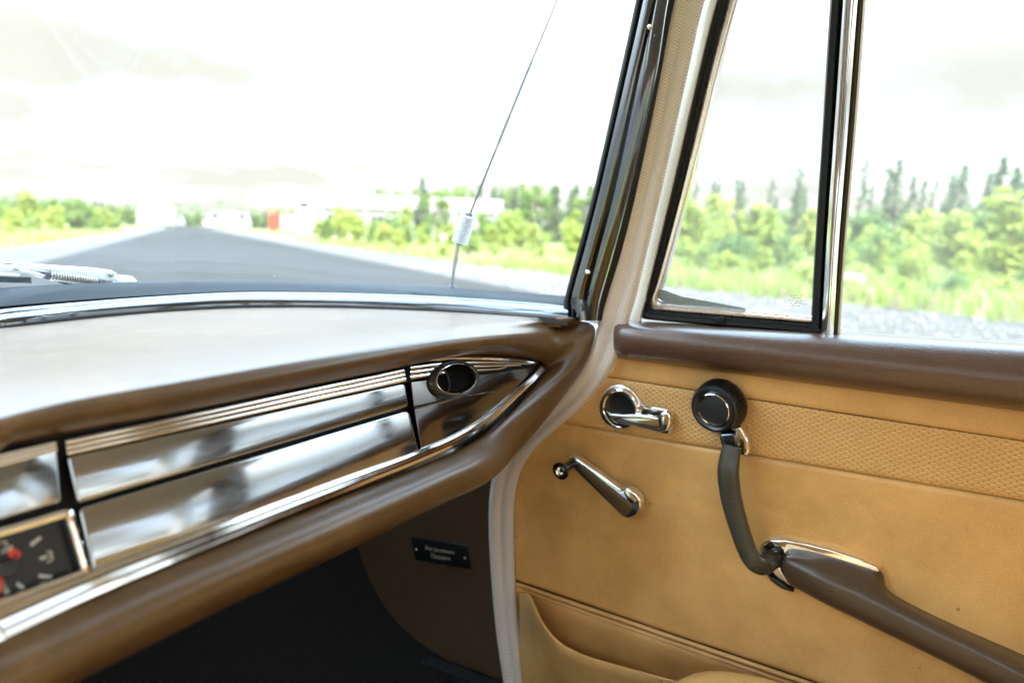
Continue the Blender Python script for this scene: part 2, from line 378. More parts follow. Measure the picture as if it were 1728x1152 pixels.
# ================================================================== CAR BODY
CXM = 0.18                                   # centre line of the car
car = thing('vintage_car', 'white vintage car body around the brown and tan cabin', 'car', (CXM, 0, 0))
m = MB()
# roof: crowned slab
xs = np.linspace(-.5, .86, 13); ys = np.linspace(.32, -1.75, 13)
yf_ = lambda x: .52-.24*max(0, (abs(x-CXM)-.25)/.43)**2
top = [[(x, yf_(x)-(.20-yy)/1.95*(yf_(x)+1.75) if True else yy, 1.50+.05*(1-((x-CXM)/.7)**2)-.05*max(0, (-yy-1.1))) for x in xs] for yy in np.linspace(.20, -1.75, 13)]
bot = [[(x, y, z-.035) for (x, y, z) in r] for r in top]
m.grid(top); m.grid(bot)
m.grid([top[0], bot[0]]); m.grid([top[-1], bot[-1]]); m.grid([[r[0] for r in top], [r[0] for r in bot]]); m.grid([[r[-1] for r in top], [r[-1] for r in bot]])
m.build('roof', HEAD, car)
# driver side: lower body, pillars
m = MB(); m.box((-.58, -1.8, .25), (-.52, .60, .99)); m.build('body_side', TAN, car)
def post(p0, p1, w, d, mat, name):
    b = MB(); P = np.array([p0, p1], float); b.sweep(crom(P, 4), [(-.5, -.5), (.5, -.5), (.5, .5), (-.5, .5)], (1, 0, 0), w, d); return b.build(name, mat, car)
post((-.545, -.52, .98), (-.50, -.44, 1.53), .13, .05, HEAD, 'pillar')
post((-.545, .40, .98), (-.48, .18, 1.53), .06, .06, GLOSS, 'pillar')
post((-.545, -1.45, .98), (-.46, -1.30, 1.53), .30, .05, HEAD, 'pillar')
post((.92, -1.62, .98), (.84, -1.50, 1.53), .22, .05, HEAD, 'pillar')
post((.905, -.94, .30), (.905, -.94, 1.0), .34, .04, ARM, 'pillar')
post((.90, -.94, .98), (.86, -.92, 1.53), .30, .05, ARM, 'pillar')
m = MB(); m.box((-.55, -1.86, .25), (.92, -1.80, 1.0)); m.build('rear_bulkhead', TAN, car)
m = MB(); m.box((-.55, -1.8, .18), (.92, .80, .22)); m.build('floor', CARPET, car)
# footwell: carpeted toe board and firewall
prof = [(.98, 1.0), (.93, .82), (.885, .66), (.855, .575), (.82, .50), (.775, .43), (.72, .385), (.64, .36), (.50, .345), (.2, .335), (-.5, .33)]
pr = crom([(y, z, 0) for y, z in prof], 40); xs = np.linspace(-.52, .874, 30)
m = MB(); m.grid([[(x, p[0], p[1]+.002*mnoise.noise(Vector((x*14, p[0]*14, 3)))) for x in xs] for p in pr]); m.build('footwell_carpet', CARPET, car)
# kick panel beside the footwell
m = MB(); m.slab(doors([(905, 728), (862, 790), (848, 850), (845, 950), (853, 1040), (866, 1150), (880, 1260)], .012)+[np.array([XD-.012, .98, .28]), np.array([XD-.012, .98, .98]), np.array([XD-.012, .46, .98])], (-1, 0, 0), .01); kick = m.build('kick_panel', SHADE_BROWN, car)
m = MB(); m.sweep(crom(doors([(600, 1075), (660, 1110), (730, 1135), (860, 1185)], .035), 14), [(-.5, -.3), (.5, -.3), (.5, .5), (-.5, .5)], (-1, 0, 0), .05, .03); m.build('door_sill', RUBBER, car)
m = MB(); m.box((.885, -.9, .18), (.93, .98, .32)); m.build('rocker_panel', IVORY, car)
m = MB(); m.box((.893, .46, .30), (.93, 1.0, .985)); m.build('body_side', WHITEP, car)
m = MB(); m.box((.915, -1.8, .25), (.95, -.82, .99)); m.build('body_side', TAN, car)

# ------------------------------------------------------------------ windscreen base curve
bx = [(150, 535), (300, 524), (450, 518), (620, 520), (800, 528), (960, 540)]
BASE = [np.array([-.45, .50, 1.0]), np.array([-.22, .72, 1.0]), np.array([.05, .80, .997]), np.array([.24, .826, .998])]+[level(x, y, 1.004) for x, y in bx]
# columns: x, seal top, seal bottom, crease, garnish bottom, gap bottom
gcol = [(-120, 497, 536, 549, 563, 572), (0, 488, 522, 534, 547, 555), (150, 480, 509, 519, 529, 537), (300, 475.5, 499, 507, 517, 525), (415, 474, 494, 502, 512, 519), (560, 478, 495, 502, 513, 518), (680, 483, 499, 504, 517, 522), (760, 487, 503, 507, 521, 526), (860, 493.5, 510, 513, 529, 533), (930, 499, 516, 519, 534, 538), (958, 501, 520, 523, 536, 541)]
def base_at(px, py):
    """point of the ray above the windscreen base curve (plan view)."""
    r = ray(px, py); best = None; C = crom(BASE, 240); C = np.vstack([C, C[-1]+(C[-1]-C[-6])*3])
    for a, b in zip(C[:-1], C[1:]):
        M2 = np.array([[r[0], a[0]-b[0]], [r[1], a[1]-b[1]]])
        if abs(np.linalg.det(M2)) < 1e-12: continue
        t, u = np.linalg.solve(M2, a[:2]-CAM[:2])
        if -.001 <= u <= 1.001 and t > 0: best = t
    return best, r
ws = thing('windscreen', 'curved windscreen in a black rubber seal with glossy dark trim', 'windscreen', (.3, .85, 1.0))
rows = {k: [] for k in range(5)}
for (x, a, b, c, d, e) in gcol:
    t, r = base_at(max(x, 0), d)
    for k, (py, q) in enumerate(((a, 1.085), (b, 1.058), (c, 1.040), (d, 1.0), (e, .996))):
        rr = ray(x, py); rows[k].append(CAM+rr*t*q)
R_ = [crom(rows[k], 70) for k in range(5)]
# rubber seal: a strip with a rounded ragged lip, its back turned down outside
jag = np.array([[0, 0, .0016*max(0, mnoise.noise(Vector((i*.9, 0, 0))))] for i in range(70)])
fwd = np.array([.15, .9, 0])*.012
m = MB(); m.grid([R_[0]+fwd+[0, 0, -.03], R_[0]+fwd+[0, 0, -.002]+jag, R_[0]+fwd*.5+[0, 0, .0012]+jag, R_[0]+jag, R_[0]*.6+R_[1]*.4-fwd*.15, R_[1]*.85+R_[0]*.15-fwd*.2, R_[1]+fwd*.3])
m.build('rubber_seal', RUBBER, ws)
# pillar garnish columns: y, glass edge, rubber edge, ridge, groove, right edge
pcol = [(541, 952, 962, 992, 1006, 1022), (520, 951, 961, 990, 1009, 1026), (500, 953.5, 962, 988, 1013, 1033), (420, 975, 984, 1008, 1036, 1058), (320, 1002, 1010, 1034, 1062, 1082), (130, 1045, 1054, 1075, 1106, 1120), (0, 1073, 1083, 1105, 1127, 1142), (-160, 1107, 1117, 1141, 1162, 1178)]
pr_ = {k: [] for k in range(5)}
for (y, a, b, c, d, e) in pcol:
    for k, (px, off) in enumerate(((a, .034), (b, .036), (c, .040), (d, .036), (e, .018))): pr_[k].append(door(px, y, off))
Q_ = [crom(pr_[k], 60) for k in range(5)]
def away(Q): return (Q-CAM)/np.linalg.norm(Q-CAM, axis=1)[:, None]
def roll(A, B, h, up=0.0, n=9):
    """half-round moulding between two rails, bulging towards the cabin (and upwards)."""
    w = np.linalg.norm(B-A, axis=1)[:, None]; out_ = -away((A+B)/2)+np.array([0, 0, up]); out_ /= np.linalg.norm(out_, axis=1)[:, None]
    return [A*(1-t)+B*t+out_*w*h*math.sin(math.pi*t)**.8 for t in np.linspace(0, 1, n)]
m = MB(); m.grid([R_[1]+away(R_[1])*.012]+roll(R_[1], R_[2], .30, .9)+[R_[2]+away(R_[2])*.004-[0, 0, .002]]+roll(R_[2]*.94+R_[3]*.06, R_[3], .30, .9)+[R_[3]+[0, 0, -.012]])
garn = m.build('bottom_trim', BRIGHT, ws, angle=50)
m = MB(); m.grid([R_[3]+[0, .004, -.001], R_[3]*.5+R_[4]*.5, R_[4]+[0, 0, -.006]]); m.build('gap_strip', GAP, ws)
m = MB(); m.grid([Q_[1]+away(Q_[1])*.02]+roll(Q_[1], Q_[2], .42)+roll(Q_[2]*.98+Q_[3]*.02, Q_[3], .26)[1:]+[Q_[3]+away(Q_[3])*.012])
mc = MB(); mc.grid([Q_[3]*.97+Q_[4]*.03+away(Q_[3])*.02]+roll(Q_[3]*.93+Q_[4]*.07+away(Q_[3])*.006, Q_[4], .10)+[Q_[4]+away(Q_[4])*.03]); mc.build('pillar_cover', plain('black_pillar_cover', (.008, .008, .009), .35, spec=.3, nz=.2), ws)
pil = m.build('pillar_trim', PILT, ws, angle=60)
m = MB(); m.grid([Q_[0]+away(Q_[0])*.05]+roll(Q_[0], Q_[1], .4, n=6)+[Q_[1]+away(Q_[1])*.02]); m.build('pillar_seal', RUBBER, ws)
for (px, py) in ((992, 459), (1097, 46)):
    c = door(px, py, .058); ax = unit(CAM-c)
    m = MB(); m.lathe(c, ax, [(.0034, 0), (.0034, .0008), (.0026, .0018), (.001, .002)], 20, caps=(False, True)); m.build('screw', CHROME, pil)
# glass
lean = np.array([-.02, -.62, 1.0])*.50
gl0 = np.vstack([crom(BASE, 80)[:40]*[1, 1.03, 1]+[0, .01, -.01], (R_[0]+fwd*.4+[0, 0, -.012])[12:]])
gl0 = crom(gl0[::6], 60)
tp = gl0+lean; tp[:, 0] = CXM+(tp[:, 0]-CXM)*.92
Qg = crom(pr_[0], 24)
m = MB(); gr = []
for i, t in enumerate(np.linspace(0, 1, 24)):
    row = gl0*(1-t)+tp*t
    # bend the right end onto the pillar edge
    end = np.array([np.interp(row[-1][2], Qg[:, 2], Qg[:, k]) for k in range(3)])+np.array([.012, .012, 0]); end[2] = row[-1][2]
    wgt = np.clip((np.arange(60)-36)/23, 0, 1)[:, None]**2
    gr.append(row+(end-row[-1])*wgt)
m.grid(gr); m.build('glass', GLASS, ws)
m = MB(); m.sweep(crom([gr[-1][i] for i in range(0, 60, 4)]+[gr[-1][-1]], 40), [(-.5, -.5), (.5, -.5), (.5, .5), (-.5, .5)], (0, 0, 1), .05, .035); m.build('header_rail', HEAD, ws)
# cowl in front of the glass
m = MB(); cw = crom(BASE, 60)[:44]
m.grid([cw+[0, .03, -.012], cw+[.01, .075, -.004], cw*[1, 1, 1]+[.02, .12, -.022], cw+[.05, .30, -.07], cw+[.05, 1.1, -.20], cw+[.05, 1.35, -.45]])
m.build('cowl', WHITEP, car)
m = MB(); m.sweep(crom([(.975, .40, .94), (.985, .62, .965), (.985, 1.0, .93), (.975, 1.7, .86)], 20), [(-.5, -1), (.5, -1), (.5, 0), (.2, .12), (-.2, .12), (-.5, 0)], (0, 0, 1), .10, .3); m.build('front_wing', WHITEP, car)

# ================================================================== DASHBOARD
dash = thing('dashboard', 'padded brown vinyl dashboard with polished panels and chrome trims', 'dashboard', (.45, .45, .95))
# stations: inner px, outer px, outer plane, bulge, extension
bl = crom(BASE, 200)
def basept(px):
    t, r = base_at(px, 530); p = CAM+r*t; p[2] = 1.0035; return p
def XP(off): return lambda x, y: door(x, y, off)
def FP_(off): return lambda x, y: face(x, y, off)
ST = [((-160, 800), (-160, 728), FP_(.012), .020, np.array([.12, .81, .998])),
      ((-60, 770), (-60, 706), FP_(.012), .020, np.array([.21, .825, .998])),
      ((110, 733), (110, 665), FP_(.012), .020, np.array([.30, .832, 1.0])),
      ((300, 698), (300, 633), FP_(.012), .020, basept(260)),
      ((480, 661), (480, 603), FP_(.012), .020, basept(470)),
      ((640, 628), (640, 578), FP_(.013), .020, basept(650)),
      ((740, 608), (750, 564), FP_(.016), .020, basept(765)),
      ((820, 600), (850, 556), FP_(.022), .020, basept(850)),
      ((890, 605), (930, 550), XP(.050), .016, basept(915)),
      ((918, 611), (978, 546), XP(.030), .014, basept(962)+np.array([0, -.004, 0])),
      ((926, 619), (1004, 553), XP(.024), .012, None),
      ((920, 631), (993, 600), XP(.024), .014, None),
      ((899, 657), (962, 652), XP(.030), .016, None),
      ((868, 692), (917, 712), XP(.045), .020, None),
      ((828, 729), (870, 765), XP(.080), .024, None),
      ((773, 759), (829, 809), FP_(-.012), .026, None),
      ((700, 789), (748, 849), FP_(-.008), .028, None),
      ((600, 827), (645, 900), FP_(-.006), .028, None),
      ((500, 866), (535, 953), FP_(-.006), .028, None),
      ((380, 913), (405, 1013), FP_(-.006), .028, None),
      ((250, 964), (268, 1081), FP_(-.006), .028, None),
      ((120, 1019), (110, 1162), FP_(-.006), .028, None),
      ((-60, 1093), (-90, 1275), FP_(-.006), .028, None)]
cols = []
for (ip, op, pl, bulge, ext) in ST:
    I = face(*ip, .0005); O = pl(*op); B = FN*bulge
    tuck = I-FN*.018+(O-I)*.10; upper = ext is not None
    if upper:
        c = [tuck, I+(O-I)*.02, I+(O-I)*.30+B*.95, I+(O-I)*.66+B*.85, O, O*.80+ext*.20+[0, 0, .0045], O*.45+ext*.55+[0, 0, .0035], ext, ext+np.array([0, .02, -.015])]
    else:
        e1 = O-FN*.025+(O-I)*.05; e2 = O-FN*.07-(O-I)*.05; e3 = O-FN*.12-(O-I)*.25
        c = [tuck, I+(O-I)*.02, I+(O-I)*.32+B*.9, I+(O-I)*.70+B*.80, O, e1, e2, e3, e3-FN*.05]
    cols.append(c)
# the dash runs on to the driver's side, beyond the frame
LX = -GD*.50
first = [p+LX for p in cols[0]]; e_ = np.array([-.36, .60, .998]); O_ = first[4]
first[5:] = [O_*.80+e_*.20+[0, 0, .0045], O_*.45+e_*.55+[0, 0, .0035], e_, e_+np.array([0, .02, -.015])]
cols = np.array([first]+cols+[[p+LX for p in cols[-1]]]) # stations x rows x 3
G = crom_rows(cols, 6)                                   # along the dash
G = np.swapaxes(crom_rows(np.swapaxes(G, 0, 1), 6), 0, 1)
m = MB(); m.grid(G); m.build('pad', BROWN, dash, angle=70)
# backing
m = MB(); m.slab(faces([(-160, 790), (110, 720), (480, 645), (690, 612), (800, 598), (905, 606), (922, 618), (870, 690), (775, 752), (500, 862), (-160, 1140)], -.013), FN, .004); m.slab([face(-158, 792, -.013), face(-158, 1138, -.013), face(-158, 1138, -.013)+LX, face(-158, 792, -.013)+LX], FN, .004); m.build('face_backing', GAP, dash)
def rnd(pts, r, n=4):
    """round the corners of a pixel polygon."""
    P = np.asarray(pts, float); out = []
    for i in range(len(P)):
        a, b, c = P[i-1], P[i], P[(i+1) % len(P)]
        u = unit(a-b)*min(r, np.linalg.norm(a-b)*.45); v = unit(c-b)*min(r, np.linalg.norm(c-b)*.45)
        for t in np.linspace(0, 1, n): out.append(((1-t)**2*(b+u)+2*t*(1-t)*b+t*t*(b+v)))
    return [tuple(q) for q in out]
def ribs(parent, A, B, C, D, n, off, name='trim_rib', px_gap=.22):
    """n parallel chrome ribs filling the pixel quad A-B (top) C-D (bottom)."""
    A, B, C, D = map(np.array, (A, B, C, D))
    for i in range(n):
        t = (i+.5)/n; p = A+(D-A)*t; q = B+(C-B)*t
        w0 = np.linalg.norm(face(*(A))-face(*(D)))/n; w1 = np.linalg.norm(face(*B)-face(*C))/n
        a = np.linspace(0, math.pi, 7); prof = [(.5*math.cos(x)*(1-px_gap*.4), .20*math.sin(x)**.7) for x in a]
        b = MB(); P = crom([face(*p, off), face(*q, off)], 8); b.sweep(P, prof, FN, np.linspace(w0, w1, 8)); b.build(name, CHROME, parent)
FV = np.cross(GD, FN); FV = FV*np.sign(FV[2])
def tilted(pts, off, deg):
    P = np.array(faces(pts, off)); c = P.mean(0); hgt = (P-c)@FV-((P-c)@GD)*0
    ax = np.polyfit((P-c)@GD, hgt, 1); hgt = hgt-np.polyval(ax, (P-c)@GD)
    return [p+FN*h*math.tan(RAD(deg)) for p, h in zip(P, hgt)]
gb = MB(); gb.slab(tilted(rnd([(114, 770), (684, 646), (690, 685.5), (131, 849)], 7), .001, -.8), FN, .010, .0016); glove = gb.build('glovebox_lid', PANEL, dash)
m = MB(); m.slab(tilted(rnd([(134, 857), (692, 690.5), (707, 765), (155, 962)], 11), .001, -3.0), FN, .010, .0018); m.build('lower_panel', PANEL, glove)
ribs(glove, (110, 742), (681, 622), (685, 644), (113, 768), 3, .000)
m = MB(); m.slab(faces([(146, 967), (600, 806), (690, 773), (708, 768), (706, 772), (600, 812), (150, 975)], -.004), FN, .004); m.build('lid_gap', GAP, glove)
# right end panel with the air vent
endp = MB(); endp.slab(faces([(694, 644), (760, 637), (830, 630), (880, 622), (906, 615), (890, 634), (868, 658), (845, 681), (815, 705), (780, 728), (745, 747), (712, 762), (700, 689)], .0005), FN, .010, .001); ep = endp.build('end_panel', PANEL_SHADED, dash)
m = MB(); P = crom(faces([(699, 688), (740, 678), (790, 667), (835, 660)], .0004), 20); m.sweep(P, [(-.5, -.4), (.5, -.4), (.5, .1), (0, .5), (-.5, .1)], FN, np.linspace(.004, .0006, 6)); m.build('crease', PANEL, ep)
for k in range(3):
    P = crom(faces([(692, 621+8*k), (760, 613+7.4*k), (840, 612+5.2*k), (903-24*k, 614+2.2*k)], .001), 24)
    a = np.linspace(0, math.pi, 7); m = MB(); m.sweep(P, [(.5*math.cos(x), .22*abs(math.sin(x))**.7) for x in a], FN, [.0040, .0036, .0026, .0012]); m.build('trim_rib', CHROME, ep)
m = MB(); P = crom(faces([(683, 613), (720, 607), (780, 604), (850, 606), (906, 612)], .004), 24); a = np.linspace(0, 2*math.pi, 8, endpoint=False)
m.sweep(P, [(.5*math.cos(x), .6*math.sin(x)) for x in a], FN, [.003, .005, .005, .005, .004, .0025]); m.build('upper_trim', CHROME, dash)
# air vent: oval eyeball
vc = face(762, 641, .001); ve = unit(face(798, 634)-face(726, 648)); vy = np.cross(FN, ve)
va = unit(FN*1.0-ve*.10+np.array([0, 0, .02]))
sx = np.linalg.norm(face(799, 634)-face(723, 648))/2; sy = np.linalg.norm(face(766, 613)-face(756, 670))/2
m = MB(); m.lathe(vc, va, [(1.0, -.004), (1.02, .001), (1.0, .005), (.95, .008), (.87, .0098), (.80, .009), (.77, .007), (.75, .001)], 48, ve, sx, sy); vent = m.build('air_vent', BLACK, dash)
m = MB(); m.lathe(vc+va*.0086, va, [(.80, .0), (.795, .0012), (.775, .0014), (.765, .0)], 48, ve, sx, sy); m.build('vent_ring', CHROME, vent)
m = MB(); m.lathe(vc, va, [(.78, .0075), (.72, .004), (.60, .0022), (.35, .0014), (.02, .0012)], 40, ve, sx, sy, caps=(False, True)); m.build('vent_bowl', MATT, vent)
m = MB(); P = [vc+va*.0035-ve*sx*.42+vy*sy*.6*math.cos(t)+ve*sx*.22*math.sin(t) for t in np.linspace(.1, 3.04, 14)]; m.tube(P, .0009, 8); m.build('vent_flap', BLACK, vent)
# lower chrome trim
tpx = [(-160, 1122), (-60, 1079), (0, 1052), (150, 985), (250, 945), (400, 886), (500, 847), (600, 809), (700, 771), (770, 740), (825, 705), (870, 664), (897, 640), (915, 621)]
P = crom([faces(tpx[:1], .001)[0]+LX]+faces(tpx, .001), 120); P = np.vstack([P[0]+(P[40]-P[0])*np.linspace(0, 1, 40)[:, None], P[41:]]) if False else P
prof = [(u, v-.17*u) for u, v in [(-.5, -.35), (-.5, .10), (-.46, .17), (-.22, .21), (-.18, .02), (-.14, .21), (.12, .24), (.15, .06), (.19, .22), (.40, .21), (.47, .14), (.5, .02), (.5, -.35)]]
m = MB(); m.sweep(P, prof, FN, [.0185]*6+[.0180, .0172, .0163, .0152, .0140, .0130, .0118, .0102, .0085], None); m.build('lower_trim', CHROME, dash, angle=30)
# left: switch panel and clock
m = MB(); m.slab(faces(rnd([(-150, 815), (96, 752), (105, 846), (-150, 922)], 8), .001), FN, .010, .003); sp = m.build('switch_panel', PANEL, dash)
ribs(sp, (-150, 800), (94, 744), (96, 762), (-150, 826), 3, .003)
clk = MB(); clk.slab(faces([(-150, 945), (106, 872), (136, 963), (-150, 1068)], -.006), FN, .004); clk = clk.build('clock', plain('clock_dial', (.012, .012, .013), .35), dash)
fr = crom(faces([(-150, 938), (-20, 903), (60, 880), (108, 866), (116, 872), (130, 915), (142, 958), (140, 966), (60, 996), (-150, 1074)], .002), 70)
a = np.linspace(0, 2*math.pi, 8, endpoint=False)
m = MB(); m.sweep(fr, [(.5*math.cos(x), .6*math.sin(x)) for x in a], FN, .0065); m.build('clock_frame', CHROME, clk)
CREAMT = plain('cream_dial_print', (.55, .55, .47), .6); REDH = plain('orange_red_hand', (.75, .055, .02), .45)
for (x0, y0, x1, y1, w) in ((52, 919, 69, 906, 6), (68, 942, 80, 938, 5), (66, 971, 88, 973, 6), (29, 984, 41, 992, 6), (13, 928, 21, 921, 6), (8, 1000, 16, 996, 6)):
    d = unit(np.array([x1-x0, y1-y0, 0.]))[:2]; nrm = np.array([-d[1], d[0]])*w/2; A = np.array([x0, y0]); B = np.array([x1, y1])
    m = MB(); m.slab(faces([A+nrm, B+nrm*.8, B-nrm*.8, A-nrm], -.0052), FN, .0006); m.build('hour_mark', CREAMT, clk)
hc = np.array([10, 958])
def hand(tipx, tipy, w, sq=0):
    t = np.array([tipx, tipy], float); d = unit(np.array([*(t-hc), 0]))[:2]; n = np.array([-d[1], d[0]])*w/2
    pts = [hc+n*.5, t-d*16+n*.5, t-d*14+n*1.3, t+n*1.2, t-n*1.2, t-d*14-n*1.3, t-d*16-n*.5, hc-n*.5]
    m = MB(); m.slab(faces(pts, -.0035), FN, .0008, .0002); return m.build('clock_hand', REDH, clk)
hand(29, 928, 14); hand(-6, 1000, 10)
m = MB(); m.lathe(face(*hc, -.005), FN, [(.0058, 0), (.0058, .004), (.0048, .005), (.001, .0052)], 24, caps=(False, True)); m.build('clock_hub', BLACK, clk)
m = MB(); m.lathe(face(25, 937, -.0034), FN, [(.0012, 0), (.0012, .0012), (.0002, .0013)], 12, caps=(False, True)); m.build('hand_stud', BLACK, clk)
def text(body, name, loc, ex, ey, size, mat, parent, depth=.0002):
    c = bpy.data.curves.new(name, 'FONT'); c.body = body; c.size = size; c.align_x = 'CENTER'; c.align_y = 'CENTER'; c.extrude = depth; c.offset = -size*.012
    o = bpy.data.objects.new(name, c); COL.objects.link(o); ex = unit(ex); n = unit(np.cross(ex, ey)); ey = np.cross(n, ex)
    base = Vector((0, 0, 0)); p = parent
    while p is not None: base += p.location; p = p.parent
    o.matrix_basis = Matrix([[ex[k], ey[k], n[k], loc[k]-base[k]] for k in range(3)]+[[0, 0, 0, 1]]); o.parent = parent
    c.materials.append(mat); bpy.context.view_layer.update(); dg = bpy.context.evaluated_depsgraph_get()
    me = bpy.data.meshes.new_from_object(o.evaluated_get(dg)); r = bpy.data.objects.new(name, me); COL.objects.link(r); r.parent = parent; r.matrix_basis = o.matrix_basis.copy()
    bpy.data.objects.remove(o); return r
text('3', 'numeral', face(84, 939, -.0048), GD, (0, 0, 1), .011, CREAMT, clk)
text('12', 'numeral', face(-2, 926, -.0048), GD, (0, 0, 1), .011, CREAMT, clk)
text('6', 'numeral', face(6, 990, -.0048), GD, (0, 0, 1), .008, CREAMT, clk)

# ================================================================== PASSENGER DOOR
dr = thing('car_door', 'passenger door with tan vinyl panel, brown belt pad and armrest', 'car door', (XD, 0, .3))
IN = np.array([-1., 0, 0])
fe = np.array(doors([(1050, 585), (1040, 600), (985, 668), (930, 716), (893, 750), (870, 792), (860, 840), (856, 900), (861, 985), (869, 1060), (882, 1152), (895, 1250)]))
def yfront(z): return np.interp(z, fe[::-1, 2], fe[::-1, 1])
YR = -.765
def panel(name, zb, zt, mat, th=.0, roll=.004, nx=90, pf=None, und=.0012, yf=None):
    e = [0, .0008, .002, .004, .008]
    rows = []
    for v in np.r_[np.array(e)/.1*.0, 0] if False else np.linspace(0, 1, 26):
        pass
    vs = sorted(set([*e]+[*np.linspace(.012, 1-.012, 20)]))
    for q in [('b', x) for x in e]+[('m', x) for x in np.linspace(.04, .96, 22)]+[('t', x) for x in e[::-1]]:
        row = []
        ud = [0, .001, .003, .006, .012]
        for j in range(nx):
            t = j/(nx-1)
            yy0 = None
            for _ in range(2):
                y = (yy0 if yy0 is not None else .2); b, tt = zb(y), zt(y); H = tt-b
                z = b+q[1] if q[0] == 'b' else (tt-q[1] if q[0] == 't' else b+H*q[1])
                f = yfront(z) if yf is None else yf
                d = ud[j] if j < 5 else .012+(f-YR-.012)*((j-4)/(nx-5))
                yy0 = f-d
            y = yy0; b, tt = zb(y), zt(y); H = tt-b
            z = b+q[1] if q[0] == 'b' else (tt-q[1] if q[0] == 't' else b+H*q[1])
            dist = min(z-b, tt-z, d)
            rl = roll*(1-min(1, dist/.007))**2.2
            x = XD-th+rl+und*mnoise.noise(Vector((y*7, z*9, zb(0)*10)))
            if pf: x -= pf(y, z)
            row.append((x, y, z))
        rows.append(row)
    m = MB(); m.grid(rows)
    e0 = np.array(rows); m.grid([e0[:, 0], e0[:, 0]+[.02, 0, 0]])
    return m.build(name, mat, dr, angle=80)
z_strip_b = lambda y: np.interp(y, [-.166, .425], [.846, .834])
z_strip_t = lambda y: np.interp(y, [-.157, .322], [.914, .917])
Z_PIPE = .5405
panel('upper_panel', lambda y: z_strip_t(y)+.0003, lambda y: .956, TAN, .0, roll=.0025)
panel('weave_strip', lambda y: z_strip_b(y)+.0005, lambda y: z_strip_t(y)-.0003, WEAVE, .0012, roll=.0025)
panel('main_panel', lambda y: Z_PIPE+.004, lambda y: z_strip_b(y)-.0005, TAN, .0, und=.002)
panel('lower_panel', lambda y: .24, lambda y: Z_PIPE-.012, TAN, .0, pf=lambda y, z: -.010*min(1, max(0, (Z_PIPE-.03-z)/.03)))
m = MB(); m.grid([[(XD-.0005, y, z) for y in np.linspace(yfront(z)-.004, YR, 12)] for z in (.25, .30, .42, .455)]); m.build('pocket_shade', plain('pocket_shade_brown', (.05, .032, .018), .9, nz=.2), dr)  # dark sheet inside the pocket mouth, its shadow put into the colour
for dz in (0, -.0085):
    yy = np.linspace(yfront(Z_PIPE)-.012, YR, 60)
    m = MB(); m.tube([(XD-.0005, y, Z_PIPE+dz+.0004*mnoise.noise(Vector((y*30, dz, 0)))) for y in yy], .0034, 10); m.build('piping', TAN, dr)
m = MB(); m.slab([(XD+.012, YR, .22), (XD+.012, YR, .96)]+[(XD+.012, p[1]-.004, p[2]) for p in fe if .22 < p[2] < .957], (-1, 0, 0), .02); m.build('door_core', ARM, dr)
# map pocket
pk = [(879, 1001), (893, 1003), (903, 1020), (918, 1052), (945, 1083), (985, 1104), (1040, 1121), (1100, 1137), (1200, 1165), (1400, 1225), (1700, 1320)]
po = [.012, .046, .060, .072, .078, .080, .080, .080, .078, .07, .05]
top = crom([door(x, y, o) for (x, y), o in zip(pk, po)], 60)
lft = np.array(doors([(879, 1001), (880, 1040), (882, 1090), (885, 1152), (890, 1250)], .004))
rows = []
for t in np.linspace(0, 1, 14):
    r = []
    for i, p in enumerate(top):
        zb = .26; z = p[2]+(zb-p[2])*t; bl_ = (XD-p[0])
        r.append((XD-bl_*(1-t)**.7*(1-.15*math.sin(t*3.1))-.004, p[1]+.02*t*0, z))
    rows.append(r)
rows = np.array(rows)
m = MB(); m.grid(np.concatenate([[rows[1]+[.006, 0, 0]], [rows[0]+[.0055, 0, -.003]], [rows[0]+[.004, 0, .0008]], [rows[0]+[.0015, 0, .001]], rows])); m.build('map_pocket', TAN, dr, angle=80)
# belt pad
yb = np.linspace(.333, YR, 70); rows = []
for i, y in enumerate(yb):
    s = min(1, (.333-y)/.03); e = math.sqrt(max(0, 1-(1-s)**2)); zt = np.interp(y, [-.15, .33], [1.020, 1.003])
    P = np.array([(XD+.004, .948), (XD-.010*e, .950), (XD-.028*e, .962), (XD-.036*e, .980), (XD-.033*e, .997), (XD-.016*e, zt-.002), (XD+.012, zt), (XD+.05, zt-.001)])
    c = crom(np.c_[P, np.zeros(8)], 22); u = .0008*mnoise.noise(Vector((y*22, 0, 5)))
    rows.append([(p[0]-u, y+.012*(1-e)*0, p[1]) for p in c])
m = MB(); m.grid(rows); m.fan(rows[0]); m.build('belt_pad', BELT, dr, angle=80)

# --- vent window
vw = bpy.data.objects.new('vent_window', None); COL.objects.link(vw); vw.parent = dr; vw.location = (0.02, .2, .7)
def strip(rails, name, mat, parent, back=.012, sub=1, n=40, angle=40, closed=False):
    """sheet through several rails (lists of 3D points), its edges turned outwards."""
    R = [crom(r, n) for r in rails]; R = [R[0]+[back, 0, 0]]+R+[R[-1]+[back, 0, 0]]
    m = MB(); m.grid(R); return m.build(name, mat, parent, angle=angle)
OFFG = -.022                                             # glass plane is outside the panel plane
def rail(pts, off): return [door(x, y, off) for x, y in pts]
# ivory door frame beside the fabric
strip([rail([(1232, -160), (1182, 0), (1156, 120), (1109, 320), (1072, 480), (1052, 560)], -.020), rail([(1240, -160), (1193, 0), (1165, 120), (1117, 320), (1080, 480), (1060, 560)], -.010), rail([(1256, -160), (1208, 0), (1178, 120), (1132, 320), (1093, 480), (1074, 560)], .001)], 'frame_edge', IVORY, vw)
